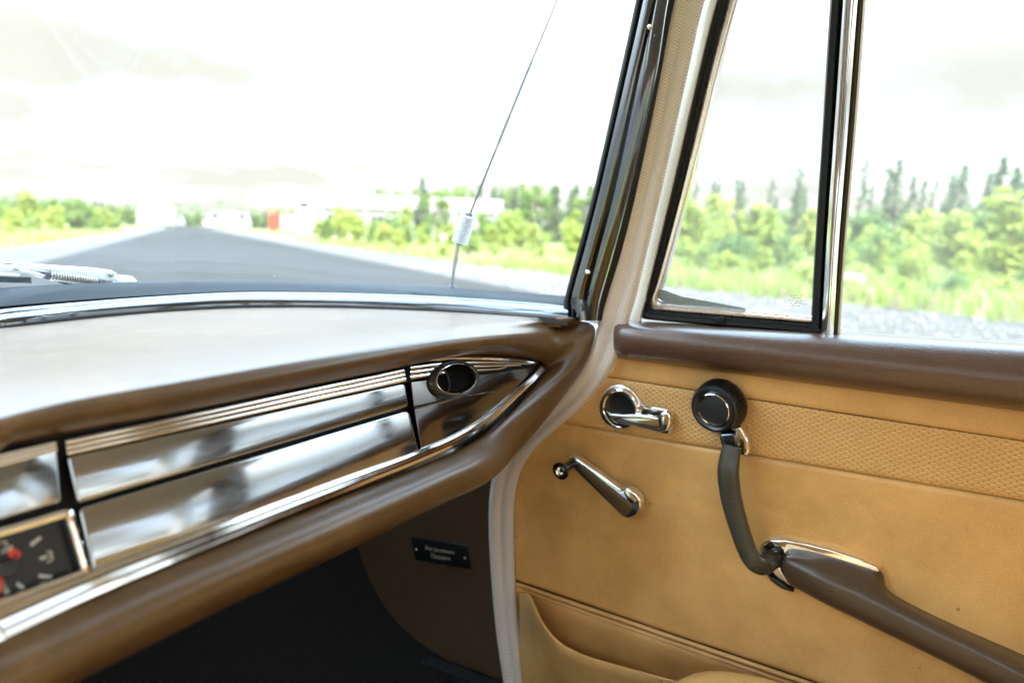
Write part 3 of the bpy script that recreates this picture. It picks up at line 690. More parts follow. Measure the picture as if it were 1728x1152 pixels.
# rubber: L-shaped channel round the pane (outer edge -> inner edge)
ro = [(1254, -160), (1206, 0), (1177, 120), (1131, 320), (1090, 470), (1079, 517), (1083, 535), (1100, 540), (1200, 549), (1300, 557), (1372, 563), (1390, 562)]
ri = [(1276, -160), (1229, 0), (1197, 120), (1149, 320), (1110, 468), (1097, 507), (1098, 519), (1108, 524), (1200, 532), (1300, 540), (1362, 545), (1372, 545)]
mid = [((a[0]*.5+b[0]*.5), (a[1]*.5+b[1]*.5)) for a, b in zip(ro, ri)]
strip([rail(ro, -.010), rail([((a[0]*.8+b[0]*.2), (a[1]*.8+b[1]*.2)) for a, b in zip(ro, ri)], -.005), rail(mid, -.006), rail([((a[0]*.45+b[0]*.55), (a[1]*.45+b[1]*.55)) for a, b in zip(ro, ri)], -.009), rail([((a[0]*.2+b[0]*.8), (a[1]*.2+b[1]*.8)) for a, b in zip(ro, ri)], -.009), rail(ri, -.013)], 'rubber_channel', RUBBER, vw, n=80)
# worn metal frame of the pane
mi = [(1292, -160), (1244, 0), (1211, 120), (1161, 320), (1120, 466), (1108, 500), (1110, 510), (1122, 514), (1200, 521), (1300, 530), (1362, 536), (1374, 537)]
strip([rail([(a[0]-1, a[1]+1) for a in ri], -.016), rail([((a[0]*.7+b[0]*.3), (a[1]*.7+b[1]*.3)) for a, b in zip(ri, mi)], -.012), rail([((a[0]*.3+b[0]*.7), (a[1]*.3+b[1]*.7)) for a, b in zip(ri, mi)], -.012), rail(mi, -.018)], 'pane_frame', WORN, vw, n=80)
strip([rail([(a[0]-2, a[1]+2) for a in mi], -.0185), rail([(a[0]+1, a[1]-1) for a in mi], -.017), rail([(a[0]+3, a[1]-3) for a in mi], -.020)], 'pane_bead', CHROME, vw, n=80)
m = MB(); g_ = rail([(1292, -160), (1240, 0), (1104, 515), (1374, 545), (1410, -160)], OFFG); m.slab(g_, (-1, 0, 0), .003); m.build('pane', SIDEGLASS, vw)
# smoky plastic deflector at the bottom corner of the pane, latch
SMOKE = Mat('smoky_plastic'); SMOKE.set(color=(.30, .33, .32), rough=.35, trans=.5)
m = MB(); m.slab(rail([(1110, 488), (1120, 489), (1150, 500), (1200, 509), (1255, 519), (1262, 524), (1200, 519), (1120, 511), (1111, 504)], OFFG+.003), (-1, 0, 0), .002, .0005); m.build('deflector', SMOKE.m, vw)
m = MB(); m.slab(rail([(1204, 536), (1220, 534), (1222, 544), (1206, 545)], -.002), (-1, 0, 0), .006, .0012); m.build('latch', RUBBER, vw)
etch = plain('etched_mark', (.75, .75, .73), .8)
for k in range(5):
    wd = (24, 20, 22, 18, 20)[k]; x0 = 1331+(24-wd)/2; y0 = 497+k*4.2
    pts = []
    for q in range(6):
        a = x0+wd*q/6; m = MB()
        if (k+q) % 5 == 4: continue
        pts.append((a, y0+q*.25))
    m = MB()
    for (a, b) in pts: m.slab(rail([(a, b), (a+2.6, b+.2), (a+2.4, b+2.0), (a-.2, b+1.8)], OFFG+.0008), (-1, 0, 0), .0004)
    m.build('etched_mark', etch, vw, smooth=False)
# --- divider post
dp = bpy.data.objects.new('divider_post', None); COL.objects.link(dp); dp.parent = dr; dp.location = (.01, .05, .75)
yv = [(-160, 0), (0, 0), (200, 0), (400, 0), (530, 0), (566, 0)]
def pr2(xs): return [(x, y) for x, (y, _) in zip(xs, yv)]
strip([rail(pr2([1413, 1401, 1389, 1376, 1369, 1366]), -.020), rail(pr2([1416, 1404, 1391, 1378, 1371, 1369]), -.008), rail(pr2([1428, 1415, 1402, 1389, 1382, 1380]), -.006), rail(pr2([1431, 1419, 1406, 1392, 1386, 1384]), -.012)], 'rubber_strip', RUBBER, dp)
strip([rail(pr2([1430, 1418, 1405, 1391, 1384, 1382]), -.012), rail(pr2([1436, 1424, 1410, 1396, 1389, 1387]), .000), rail(pr2([1448, 1436, 1421, 1406, 1398, 1396]), .006), rail(pr2([1460, 1447, 1432, 1416, 1408, 1406]), .000), rail(pr2([1463, 1450, 1435, 1419, 1410, 1408]), -.006)], 'post_chrome', CHROME, dp, angle=75)
FELT = plain('felt_strip', (.07, .055, .03), .9, nz=.4, sc=300); GOLDF = plain('bead_strip', (.45, .36, .22), .5)
strip([rail(pr2([1460, 1447, 1432, 1416, 1407, 1405]), -.006), rail(pr2([1466, 1453, 1438, 1421, 1411, 1409]), -.002), rail(pr2([1470, 1456, 1441, 1424, 1414, 1412]), -.006)], 'felt_strip', FELT, dp)
strip([rail(pr2([1468, 1455, 1440, 1423, 1413, 1411]), -.007), rail(pr2([1471, 1457.5, 1442.5, 1425.5, 1416, 1414]), -.004), rail(pr2([1475, 1461, 1445.5, 1428, 1419, 1417]), -.010)], 'bead_strip', GOLDF, dp)
# --- side window
sw = bpy.data.objects.new('side_window', None); COL.objects.link(sw); sw.parent = dr; sw.location = (.03, -.4, .75)
z0w = door(1440, 575)[2]
m = MB(); m.slab([door(1462, -170, -.026), door(1414, 580, -.026), (XD+.026, -.77, .99), (XD+.026, -.76, 1.5)], (-1, 0, 0), .004); m.build('pane', SIDEGLASS, sw)
sb = [(1416, 562), (1500, 569), (1600, 578), (1728, 588), (1900, 601), (2400, 640), (3300, 700)]
def shift(d): return [(x, y+d) for x, y in sb]
strip([rail(shift(0), -.020), rail(shift(1), -.015), rail(shift(5), -.012), rail(shift(6), -.014)], 'chrome_strip', CHROME, sw)
strip([rail(shift(5), -.016), rail(shift(7), -.010), rail(shift(9.5), -.009), rail(shift(11), -.012)], 'felt_strip', FELT, sw)
m = MB(); m.box((XD+.0, -.80, 1.50), (XD+.05, .33, 1.56)); m.build('window_header', IVORY, dr)

# --- inner door handle
ih = bpy.data.objects.new('door_handle', None); COL.objects.link(ih); ih.parent = dr; ih.location = (-.01, .29, .59)
def handle_outline(c, rx, ry, tail, n=26, a0=20, a1=318):
    pts = [(c[0]+rx*math.cos(RAD(t)), c[1]-ry*math.sin(RAD(t))) for t in np.linspace(a0, a1, n)]
    return pts+tail
out = handle_outline((1045, 687), 35, 38, [(1070, 720), (1100, 727), (1124, 733), (1130, 732), (1135, 722), (1136, 707), (1133, 696), (1128, 690), (1100, 685), (1084, 681)], a0=28, a1=308)
m = MB(); m.slab(doors(out, .0075), IN, .010, .003, 3); m.build('handle_base', CHROME, ih)
c0 = door(1048, 688, .0085); e1 = np.array([0, -1., 0])
rx_ = np.linalg.norm(door(1078, 688, .01)-door(1018, 688, .01))/2; rz_ = np.linalg.norm(door(1048, 655, .01)-door(1048, 722, .01))/2
m = MB(); m.lathe(c0, IN, [(1.02, -.001), (1.03, .003), (.99, .0065), (.92, .0075), (.86, .006), (.84, .001)], 44, e1, rx_, rz_); m.build('handle_ring', CHROME, ih)
m = MB(); m.lathe(c0, IN, [(.88, .0058), (.80, .0032), (.62, .0014), (.3, .0006), (.02, .0005)], 36, e1, rx_, rz_, caps=(False, True)); m.build('handle_bowl', BLACK, ih)
lev = [(1021, 690), (1030, 698), (1050, 700), (1076, 699), (1110, 705), (1114, 706), (1114, 723), (1108, 725), (1075, 718), (1050, 717), (1034, 711)]
m = MB(); m.slab(doors(lev, .0195), IN, .010, .0035, 3); m.build('handle_lever', CHROME, ih)
m = MB(); m.slab(doors([(1108, 702), (1114, 697), (1124, 693), (1131, 697), (1133, 712), (1128, 727), (1116, 729), (1110, 722)], .020), IN, .013, .004, 3); m.build('lever_tip', CHROME, ih)
m = MB(); m.slab(doors([(1084, 684), (1112, 688), (1128, 692), (1122, 697), (1106, 704), (1080, 698)], .017), IN, .010, .0025, 2); m.build('handle_shoulder', CHROME, ih)

# --- window crank
ck = bpy.data.objects.new('window_crank', None); COL.objects.link(ck); ck.parent = dr; ck.location = (-.02, .3, .43)
arm = [(960, 771), (966, 769), (975, 774), (1046, 826), (1052, 824), (1062, 825), (1074, 833), (1082, 846), (1082, 858), (1074, 869), (1062, 875), (1055, 874), (1044, 866), (968, 792), (962, 782)]
m = MB(); m.slab(doors(arm, .030), IN, .014, .0035, 3); m.build('crank_arm', CHROME, ck)
m = MB(); m.slab(doors(rnd([(974, 786), (983, 785), (1062, 849), (1067, 857), (1057, 872), (1046, 865), (980, 797)], 4, 3), .0335), IN, .006, .0022, 3); m.build('arm_insert', vinyl('crank_insert_brown', (.085, .052, .026), (.10, .062, .032), .3, 600, bump=.15), ck)
hubc = door(1062, 851, .0); m = MB(); m.lathe(hubc, IN, [(.016, -.002), (.016, .004), (.012, .008), (.012, .020)], 28); m.build('crank_hub', CHROME, ck)
m = MB(); m.slab(doors(rnd([(1051, 829), (1058, 828), (1073, 845), (1069, 851), (1060, 845)], 3, 3), .032), IN, .003, .0008, 2); m.build('hub_cap', CHROME, ck)
k0 = door(969, 779, .026); k1 = door(945, 795, .064); ax = unit(k1-k0); Lk = np.linalg.norm(k1-k0)
m = MB(); m.lathe(k0, ax, [(.0065, -.002), (.0065, .004), (.0058, Lk*.35), (.0068, Lk*.62), (.0105, Lk*.85), (.0134, Lk*.95), (.0132, Lk), (.0112, Lk+.001), (.0080, Lk-.0002)], 32, caps=(True, False)); m.build('crank_knob', BLACK, ck)
m = MB(); m.lathe(k1, ax, [(.0075, -.0004), (.0070, .0008), (.0050, -.001), (.0036, -.004), (.0001, -.0042)], 24, caps=(False, True)); m.build('knob_cap', CHROME, ck)

# --- vent window winder: knurled knob
kn = bpy.data.objects.new('winder_knob', None); COL.objects.link(kn); kn.parent = dr; kn.location = (-.03, .18, .6)
kc = door(1217, 682, .004); KR = 1.09*np.linalg.norm(door(1163, 690, .04)-door(1247, 690, .04))/2
KA = unit(door(1201, 693, .042)-door(1219, 680, .010))
def knurl(i, r, t):
    if i in (2, 3, 4): return r*(1+.03*np.sign(np.sin(t*62))*np.abs(np.sin(t*62))**.6)
    return np.full(len(t), r)
kc = door(1219, 680, .010)
m = MB(); m.lathe(kc, KA, [(KR*.55, -.010), (KR*.92, -.004), (KR*.98, 0), (KR*1.0, .006), (KR*.94, .024), (KR*.90, .0275), (KR*.86, .030), (KR*.78, .0305), (KR*.70, .028), (KR*.62, .0275)], 372, mod=knurl); m.build('knob_body', BLACK, kn)
m = MB(); m.lathe(kc, KA, [(KR*.64, .0272), (KR*.635, .0292), (KR*.61, .0300), (KR*.575, .0297), (KR*.56, .0280)], 60); m.build('knob_ring', CHROME, kn)
m = MB(); m.lathe(kc, KA, [(KR*.575, .0275), (KR*.50, .0283), (KR*.2, .0290), (KR*.01, .0291)], 48, caps=(False, True)); m.build('knob_disc', plain('matt_black_disc', (.018, .018, .019), .5, nz=.3), kn)
# --- pull grip with chrome bracket
pg = bpy.data.objects.new('pull_handle', None); COL.objects.link(pg); pg.parent = dr; pg.location = (-.03, .14, .5)
m = MB(); m.slab(doors(rnd([(1232, 722), (1250, 718), (1262, 742), (1266, 764), (1258, 771), (1240, 764)], 5, 4), .024), IN, .030, .006, 4); m.build('grip_bracket', CHROME, pg)
m = MB(); m.slab(doors(rnd([(1213, 733), (1240, 730), (1246, 756), (1219, 760)], 5, 4), .040), IN, .03, .005, 4); m.build('grip_ferrule', plain('dark_chrome', (.10, .13, .17), .12, metal=1), pg)
gp = crom([door(1236, 752, .042), door(1231, 775, .046), door(1229, 800, .050), door(1234, 840, .052), door(1246, 885, .053), door(1260, 925, .053), door(1272, 947, .052), door(1288, 955, .044), door(1302, 945, .030)], 70)
a = np.linspace(0, 2*math.pi, 20, endpoint=False); sq = lambda x, p=.65: math.copysign(abs(x)**p, x)
m = MB(); m.sweep(gp, [(.5*sq(math.cos(x)), .5*sq(math.sin(x))) for x in a], IN, [.0235, .0265, .027, .0265, .0255, .0245, .024, .0225, .019], [.016, .017, .017, .016, .016, .016, .016, .017, .018]); m.build('grip', OLIVE, pg, angle=70)
ka = door(1292, 950, .034); kb = door(1312, 938, .020)
m = MB(); m.lathe(ka, kb-ka, [(.0095, -.002), (.0118, .002), (.0118, .014), (.0100, .020)], 40, mod=lambda i, r, t: r*(1+.06*np.sin(t*9)), caps=(True, True)); m.build('grip_root', BLACK, pg)
# --- armrest with chrome escutcheon
ar = bpy.data.objects.new('armrest', None); COL.objects.link(ar); ar.parent = dr; ar.location = (-.03, -.1, .4)
A_ = [(1336, 932, .012), (1400, 938, .010), (1462, 956, .008), (1488, 970, .006), (1500, 997, .002), (1560, 1030, .0), (1640, 1066, 0), (1728, 1104, 0), (1850, 1160, 0), (2000, 1225, 0)]
B_ = [(1329, 942, .030), (1392, 962, .040), (1450, 985, .042), (1478, 998, .042), (1510, 1016, .042), (1570, 1046, .043), (1640, 1080, .044), (1728, 1124, .046), (1850, 1186, .048), (2000, 1260, .05)]
C_ = [(1325, 958, .034), (1385, 985, .050), (1445, 1012, .053), (1480, 1028, .054), (1515, 1045, .055), (1575, 1072, .057), (1645, 1104, .058), (1728, 1146, .060), (1850, 1206, .062), (2000, 1282, .064)]
D_ = [(1331, 984, .028), (1395, 1018, .040), (1450, 1044, .044), (1490, 1064, .046), (1530, 1083, .047), (1590, 1112, .049), (1660, 1148, .050), (1728, 1184, .052), (1850, 1246, .054), (2000, 1325, .056)]
E_ = [(1336, 986, .010), (1398, 1018, .004), (1452, 1045, -.002), (1492, 1064, -.002), (1532, 1083, -.002), (1592, 1112, -.002), (1662, 1148, -.002), (1730, 1184, -.002), (1852, 1246, -.002), (2002, 1325, -.002)]
rl = [crom([door(x, y, o) for x, y, o in q], 70) for q in (A_, B_, C_, D_, E_)]
back = rl[0]+[.02, 0, 0]
# rounded nose
gridr = crom_rows(np.array([back]+rl), 6)
cen = gridr.mean(0)[0]
nose = [gridr[:, 0]*(1-t)+(cen+np.array([.006, .006, 0]))*t+np.array([0, .010*math.sin(t*1.57), 0]) for t in (.12, .45, 1)]
gn = np.concatenate([np.stack(nose[::-1], 1), gridr], 1)
m = MB(); m.grid(gn); m.build('arm_pad', ARM, ar, angle=80)
esc = [(1284, 932), (1287, 921), (1300, 912), (1325, 911), (1360, 917), (1400, 927), (1450, 943), (1480, 957), (1484, 964), (1478, 968), (1440, 957), (1395, 944), (1350, 936), (1334, 940), (1326, 953), (1326, 972), (1334, 984), (1346, 992), (1330, 988), (1312, 977), (1296, 957)]
m = MB(); m.slab(doors(esc, .014), IN, .018, .003, 3); m.build('armrest_bezel', CHROME, ar)
m = MB(); m.sweep(crom(doors([(1294, 961), (1305, 974), (1322, 986), (1340, 994)], .012), 16), [(-.5, -.5), (.5, -.5), (.4, .5), (-.4, .5)], IN, [.001, .006, .006, .001], .014); m.build('bezel_shadow_strip', BLACK, ar)
m = MB(); m.sweep(crom(doors([(1281, 925), (1294, 909), (1325, 905), (1370, 913), (1420, 926), (1470, 945), (1486, 955)], .002), 30), [(-.5, -.3), (.5, -.3), (.3, .35), (-.1, .5)], IN, [.002, .008, .009, .009, .008, .006, .002], .012); m.build('welt', TAN, ar, angle=80)

# ================================================================== WINDLACE
wl = [(1212, -160), (1162, 0), (1134, 120), (1088, 320), (1051, 480), (1037, 530), (1023, 585), (1003, 624), (968, 668), (925, 706), (886, 742), (862, 778), (850, 815), (845, 870), (847, 950), (853, 1040), (861, 1110), (868, 1160), (880, 1260)]
ww = [48, 46, 47, 50, 48, 47, 44, 43, 42, 42, 42, 40, 38, 36, 34, 31, 29, 28, 27]
offs = [.014]*9+[.010, .010, .010, .012, .012, .012, .012, .012, .012, .012]
P = np.array([door(x, y, o) for (x, y), o in zip(wl, offs)])
wm = []
for i in range(len(wl)):
    t = unit(np.array(wl[min(i+1, len(wl)-1)], float)-np.array(wl[max(i-1, 0)], float)); n2 = np.array([-t[1], t[0]])*ww[i]/2
    wm.append(np.linalg.norm(door(*(np.array(wl[i])+n2), offs[i])-door(*(np.array(wl[i])-n2), offs[i])))
path = crom(np.c_[P, wm], 200)
prof = [(.5, -.35), (.52, .0), (.46, .30), (.32, .46), (.12, .44), (-.02, .22), (-.08, .16), (-.2, .26), (-.36, .24), (-.5, .1), (-.52, -.1), (-.5, -.35)]
prof = [(-u, v) for u, v in prof]
m = MB(); T = np.gradient(path[:, :3], axis=0)
m.sweep(path[:, :3], prof, IN, path[:, 3], np.full(200, .022)); 
tag(m.build('windlace', FABRIC, None, angle=70), 'beige woven fabric edging strip curving down the door opening', 'door trim')

# ================================================================== NAME PLATE on the kick panel
npl = thing('name_plate', 'small black engraved plate screwed to the dark footwell side', 'name plate', tuple(door(742, 932, .014)))
m = MB(); m.slab(doors(rnd([(693, 905.5), (787, 920), (794, 960.5), (701, 944)], 1.5, 3), .0155), IN, .002, .0004); m.build('plate', plain('black_plate', (.006, .008, .010), .35), npl)
for (x, y) in ((702.5, 926.5), (785, 940.5)):
    m = MB(); m.lathe(door(x, y, .0150), IN, [(.0022, 0), (.0021, .0010), (.0014, .0017), (.0002, .002)], 16, caps=(False, True)); m.build('screw', plain('brass_screw', (.55, .42, .28), .35, metal=1), npl)
tdir = unit(door(780, 935)-door(700, 922)); LET = plain('engraved_lettering', (.52, .50, .46), .6)
text('\u00c5ke Jacobsson', 'lettering', door(741.5, 927.8, .0157), tdir, (0, 0, 1), 0.0112, LET, npl, .0001)
text('Djuptj\u00e4rn', 'lettering', door(743.5, 939.5, .0157), tdir, (0, 0, 1), 0.0112, LET, npl, .0001)

# ================================================================== WIPER (outside the glass)
YW = .925
def wy(px, py, o=0.0): return on_plane(px, py, (0, YW+o, 0), (0, 1, 0))
wp = thing('windscreen_wiper', 'parked silver wiper arm with exposed coil spring', 'wiper', tuple(wy(120, 470)))
SILV = plain('silver_paint', (.80, .80, .79), .35, nz=.04)
m = MB(); m.slab([wy(x, y) for x, y in [(-120, 428), (-40, 437), (10, 442), (60, 446), (120, 450), (165, 453), (188, 456), (197, 461), (202, 469), (200, 475), (180, 475), (150, 471), (80, 458), (20, 448), (-120, 436)]], (0, -1, 0), .022, .004, 3); m.build('wiper_arm', SILV, wp)
m = MB(); m.slab([wy(x, y, -.004) for x, y in [(-120, 436), (0, 447), (30, 451), (66, 460), (78, 465), (72, 469), (50, 463), (0, 455), (-120, 447)]], (0, -1, 0), .008, .0015); m.build('link_strap', SILV, wp)
h0, h1 = wy(84, 464.5, .004), wy(163, 475, .004); d_ = unit(h1-h0); u_ = unit(np.cross(d_, [0, 1, 0])); v_ = np.cross(d_, u_); Lh = np.linalg.norm(h1-h0)
t = np.linspace(0, 1, 18*12); P = h0+np.outer(t*Lh, d_)+.0058*(np.outer(np.cos(t*18*2*math.pi), u_)+np.outer(np.sin(t*18*2*math.pi), v_))
m = MB(); m.tube(P, .00125, 6); m.build('spring', plain('dull_steel', (.52, .47, .40), .4, metal=.8), wp)
m = MB(); m.tube([h0-d_*.008, h1+d_*.02], .0032, 8); m.build('spring_rod', BLACK, wp)
m = MB(); m.slab([wy(x, y, .008) for x, y in [(60, 458), (84, 461), (175, 474), (180, 480), (110, 480), (75, 470)]], (0, -1, 0), .003); m.build('arm_underside', BLACK, wp)
m = MB(); m.slab([wy(x, y, .0) for x, y in [(-140, 459), (20, 466), (53, 468), (54, 478), (20, 477), (-140, 472)]], (0, -1, 0), .006, .001); bl2 = m.build('blade', RUBBER, wp)
m = MB(); m.tube([wy(-140, 455, -.003), wy(-20, 462, -.003), wy(32, 464.5, -.003)], .0022, 8); m.build('blade_bridge', SILV, bl2)
m = MB(); m.lathe(wy(187, 461.5, -.0005), (0, -1, 0), [(.0042, 0), (.0040, .0012), (.0025, .002), (.0002, .0022)], 18, caps=(False, True)); m.build('rivet', CHROME, wp)
m = MB(); m.lathe(wy(27.5, 451.5, -.0045), (0, -1, 0), [(.0034, 0), (.0032, .001), (.002, .0016), (.0002, .0018)], 16, caps=(False, True)); m.build('rivet', CHROME, wp)
m = MB(); m.slab([wy(x, y, .004) for x, y in rnd([(198, 470), (214, 465), (226, 467), (234, 476), (232, 488), (196, 488)], 5, 4)], (0, -1, 0), .02, .005, 3); m.build('pivot_cap', SILV, wp)

# ================================================================== ANTENNA on the wing
def az_(px, py): return on_plane(px, py, (.93, 0, 0), (1, 0, 0))
an = thing('antenna', 'thin whip aerial with a coiled spring base on the wing', 'antenna', tuple(az_(763, 483)))
ANT = plain('antenna_steel', (.16, .16, .16), .35, metal=.3)
m = MB(); b0 = az_(763, 486); m.lathe(b0-np.array([0, 0, .012]), (0, 0, 1), [(.010, 0), (.010, .010), (.006, .016), (.004, .018)], 20, caps=(False, True)); m.build('antenna_base', BLACK, an)
m = MB(); m.tube(crom([az_(763, 480), az_(765, 462), az_(767, 450)], 10), .0022, 10); m.build('lower_rod', ANT, an)
m = MB(); m.sweep(crom([az_(766, 456), az_(769, 436), az_(772, 416), az_(775, 406)], 12), [(math.cos(x), math.sin(x)) for x in np.linspace(0, 6.28, 10, endpoint=False)], None, [.0030, .0045, .0036, .0024]); m.build('ferrule', plain('dull_ferrule', (.45, .40, .34), .35, metal=.7), an)
c0_, c1_ = az_(776, 409), az_(791, 363); d_ = unit(c1_-c0_); u_ = unit(np.cross(d_, [1, 0, 0])); v_ = np.cross(d_, u_); Lc = np.linalg.norm(c1_-c0_); n_ = 11
t = np.linspace(0, 1, n_*18); P = c0_+np.outer(t*Lc, d_)+(np.outer(np.cos(t*n_*2*math.pi)*(.0125-.0015*t), u_)+np.outer(np.sin(t*n_*2*math.pi)*(.0125-.0015*t), v_))
m = MB(); m.tube(P, .0019, 8); m.build('coil_spring', plain('white_coil', (.62, .62, .60), .4), an)
m = MB(); m.tube([c0_-d_*.004, c1_+d_*.004], .007, 12); m.build('coil_core', plain('coil_core', (.16, .16, .16), .5), an)
m = MB(); m.tube(crom([az_(792, 364), az_(868, 175), az_(940, 0), az_(1010, -170)], 24), np.linspace(.0022, .0017, 24), 8); m.build('whip', ANT, an)

# ================================================================== PASSENGER SEAT
st = thing('passenger_seat', 'tan vinyl passenger seat, only its rounded front corner showing', 'car seat', (.52, -.2, .34))
def cushion(lo, hi, r, k=.5):
    lo, hi = np.array(lo), np.array(hi); c = (lo+hi)/2; h = (hi-lo)/2; b = MB(); rows = []
    for i in range(25):
        ph = -math.pi/2+math.pi*i/24; row = []
        for j in range(40):
            th = 2*math.pi*j/40; x, y, z = math.cos(ph)*math.cos(th), math.cos(ph)*math.sin(th), math.sin(ph)
            row.append(c+h*np.array([sq(x, k), sq(y, k), sq(z, k*1.2)]))
        rows.append(row)
    return b.grid(rows, cv=True)
cushion((.26, -.48, .40), (.80, .185, .618), 0, .34).build('seat_cushion', TAN, st)
b = cushion((.24, -.62, .5), (.80, -.44, .93), 0, .5); b.build('backrest', TAN, st)
m = MB(); m.box((.28, -.46, .335), (.78, .10, .42)); m.build('seat_base', BLACK, st)
st2 = thing('driver_seat', 'tan vinyl driver seat behind the camera', 'car seat', (-.15, -.3, .34))
cushion((-.46, -.56, .40), (.14, .02, .58), 0, .42).build('seat_cushion', TAN, st2); cushion((-.46, -.72, .5), (.14, -.52, .93), 0, .5).build('backrest', TAN, st2)
m = MB(); m.box((-.44, -.5, .335), (.1, -.05, .42)); m.build('seat_base', BLACK, st2)

# ================================================================== OUTDOORS
rng = random.Random(11)
def hor(px): return 378+.0349*(px-310)
def gpt(px, by): return on_plane(px, by, (0, 0, 0), (0, 0, 1))
def dist(p): return -np.dot(CM.T@(np.asarray(p)-CAM), [0, 0, 1])
def base_y(px, d): return hor(px)+1.12*F/d          # picture row of the ground at depth d
def leaf_cloud(blobs, n, size, rr, flat=.6):
    """small leaf faces scattered through lumpy blobs (x, y, z, rx, rz)."""
    v, f = [], []; wts = [b[3]**2*b[4] for b in blobs]
    for i in range(n):
        x, y, z, rx, rz = rr.choices(blobs, wts)[0]
        d = Vector((rr.gauss(0, 1), rr.gauss(0, 1), rr.gauss(0, 1))).normalized(); q = rr.random()**.45
        p = Vector((x+d.x*rx*q, y+d.y*rx*q, max(.03, z+d.z*rz*q)))
        a = Vector((rr.gauss(0, 1), rr.gauss(0, 1), rr.gauss(0, flat))).normalized(); b = a.cross(Vector((rr.gauss(0, 1), rr.gauss(0, 1), rr.gauss(0, 1)))).normalized()
        s = size*rr.uniform(.6, 1.4); o = len(v)
        v += [tuple(p-a*s), tuple(p+b*s*.45), tuple(p+a*s), tuple(p-b*s*.45)]; f.append((o, o+1, o+2, o+3))
    return v, f
def mesh_of(name, v, f, mat, smooth=False):
    me = bpy.data.meshes.new(name); me.from_pydata(v, [], f); me.materials.append(mat)
    if smooth: me.shade_smooth()
    return me
def sticks(lines, k=5):
    m = MB()
    for P, r0, r1 in lines: m.tube(crom(P, 5), np.linspace(r0, r1, 5), k, caps=False)
    return m.v, m.f
def bush_meshes(seed, mat, tall=1.0, n=1100, leaf=.055, loose=.5):
    """a bush 1 m high: several stems fanning out, leaves in clumps round their tips."""
    rr = random.Random(seed); bl, ln = [], []
    for i in range(rr.randint(8, 12)):
        a = rr.uniform(0, 6.28); r = rr.uniform(.05, .42)/tall; h = rr.uniform(.35, .9)
        ln.append(([(.03*math.cos(a), .03*math.sin(a), -.03), (r*.5*math.cos(a), r*.5*math.sin(a), h*.5), (r*math.cos(a), r*math.sin(a), h)], .012, .004))
        for q in range(rr.randint(2, 3)):
            t = rr.uniform(.35, 1); w = rr.uniform(.09, .20)*loose*2/tall
            bl.append((r*t*math.cos(a)+rr.uniform(-.06, .06), r*t*math.sin(a)+rr.uniform(-.06, .06), h*t+.02, w, w*rr.uniform(.7, 1.1)))
    v, f = leaf_cloud(bl, n, leaf, rr); sv, sf = sticks(ln)
    return mesh_of('foliage', v, f, mat), mesh_of('stem', sv, sf, BARK, True)
def tree_meshes(seed, mat, kind):
    rr = random.Random(seed); bl = []; ln = [([(0, 0, -.02), (rr.uniform(-.01, .01), 0, .5), (0, 0, .97)], .016, .003)]
    if kind == 'spruce':
        for i in range(16):
            t = i/15; z = .08+.86*t; w = .20*(1-t)**.8+.015
            for q in range(6):
                a = rr.uniform(0, 6.28); L = w*rr.uniform(.75, 1.15)
                ln.append(([(0, 0, z), (L*.5*math.cos(a), L*.5*math.sin(a), z-.01), (L*math.cos(a), L*math.sin(a), z-.045)], .004, .001))
                for s in (.35, .6, .85): bl.append((L*s*math.cos(a), L*s*math.sin(a), z-.02-.03*s, .035*(1.2-t*.6), .018))
        v, f = leaf_cloud(bl, 1700, .020, rr, .3)
    elif kind == 'pine':
        lo = rr.uniform(.25, .45); nb = rr.randint(18, 24)
        for i in range(nb):
            z = lo+(.95-lo)*i/nb; a = rr.uniform(0, 6.28); L = rr.uniform(.03, .105)*(1.25-z*.85)
            ln.append(([(0, 0, z), (L*.6*math.cos(a), L*.6*math.sin(a), z+.012), (L*math.cos(a), L*math.sin(a), z+.02)], .004, .001))
            for s in (.5, 1.0): bl.append((L*s*math.cos(a), L*s*math.sin(a), z+.02*s, rr.uniform(.014, .030), rr.uniform(.014, .026)))
        bl.append((0, 0, .97, .012, .03)); v, f = leaf_cloud(bl, 800, .015, rr)
    else:
        for i in range(14):
            z = rr.uniform(.25, .85); a = rr.uniform(0, 6.28); L = rr.uniform(.08, .24)*(1.15-abs(z-.5))
            ln.append(([(0, 0, z-.1), (L*.6*math.cos(a), L*.6*math.sin(a), z), (L*math.cos(a), L*math.sin(a), z+.05)], .006, .002))
            bl.append((L*math.cos(a), L*math.sin(a), z+.05, rr.uniform(.07, .12), rr.uniform(.06, .11)))
        bl.append((0, 0, .9, .07, .09)); v, f = leaf_cloud(bl, 1300, .026, rr)
    sv, sf = sticks(ln)
    return mesh_of('crown', v, f, mat), mesh_of('trunk', sv, sf, BARK, True)
B_YEL = [bush_meshes(20+i, L_YEL, 1.0) for i in range(4)]; B_MID = [bush_meshes(40+i, L_MID, .9) for i in range(3)]
B_DRK = [bush_meshes(60+i, L_DRK, .9, 1500, .05, .6) for i in range(2)]; B_SAP = [bush_meshes(80+i, L_YEL, 1.9, 800, .05, .55) for i in range(3)]
T_SPR = [tree_meshes(100+i, L_SPR, 'spruce') for i in range(3)]; T_PIN = [tree_meshes(120+i, L_PIN, 'pine') for i in range(4)]; T_BIR = [tree_meshes(140+i, L_MID, 'leafy') for i in range(3)]
def plant(meshes, p, h, label, cat, group=None, wide=1.0, name=None, parts=('foliage', 'stem')):
    r = thing(name or cat.replace(' ', '_'), label, cat, (p[0], p[1], 0), group); r.rotation_euler = (0, 0, rng.uniform(0, 6.28)); r.scale = (h*wide, h*wide, h)
    for me, n in zip(meshes, parts):
        o = bpy.data.objects.new(n, me); COL.objects.link(o); o.parent = r
    return r
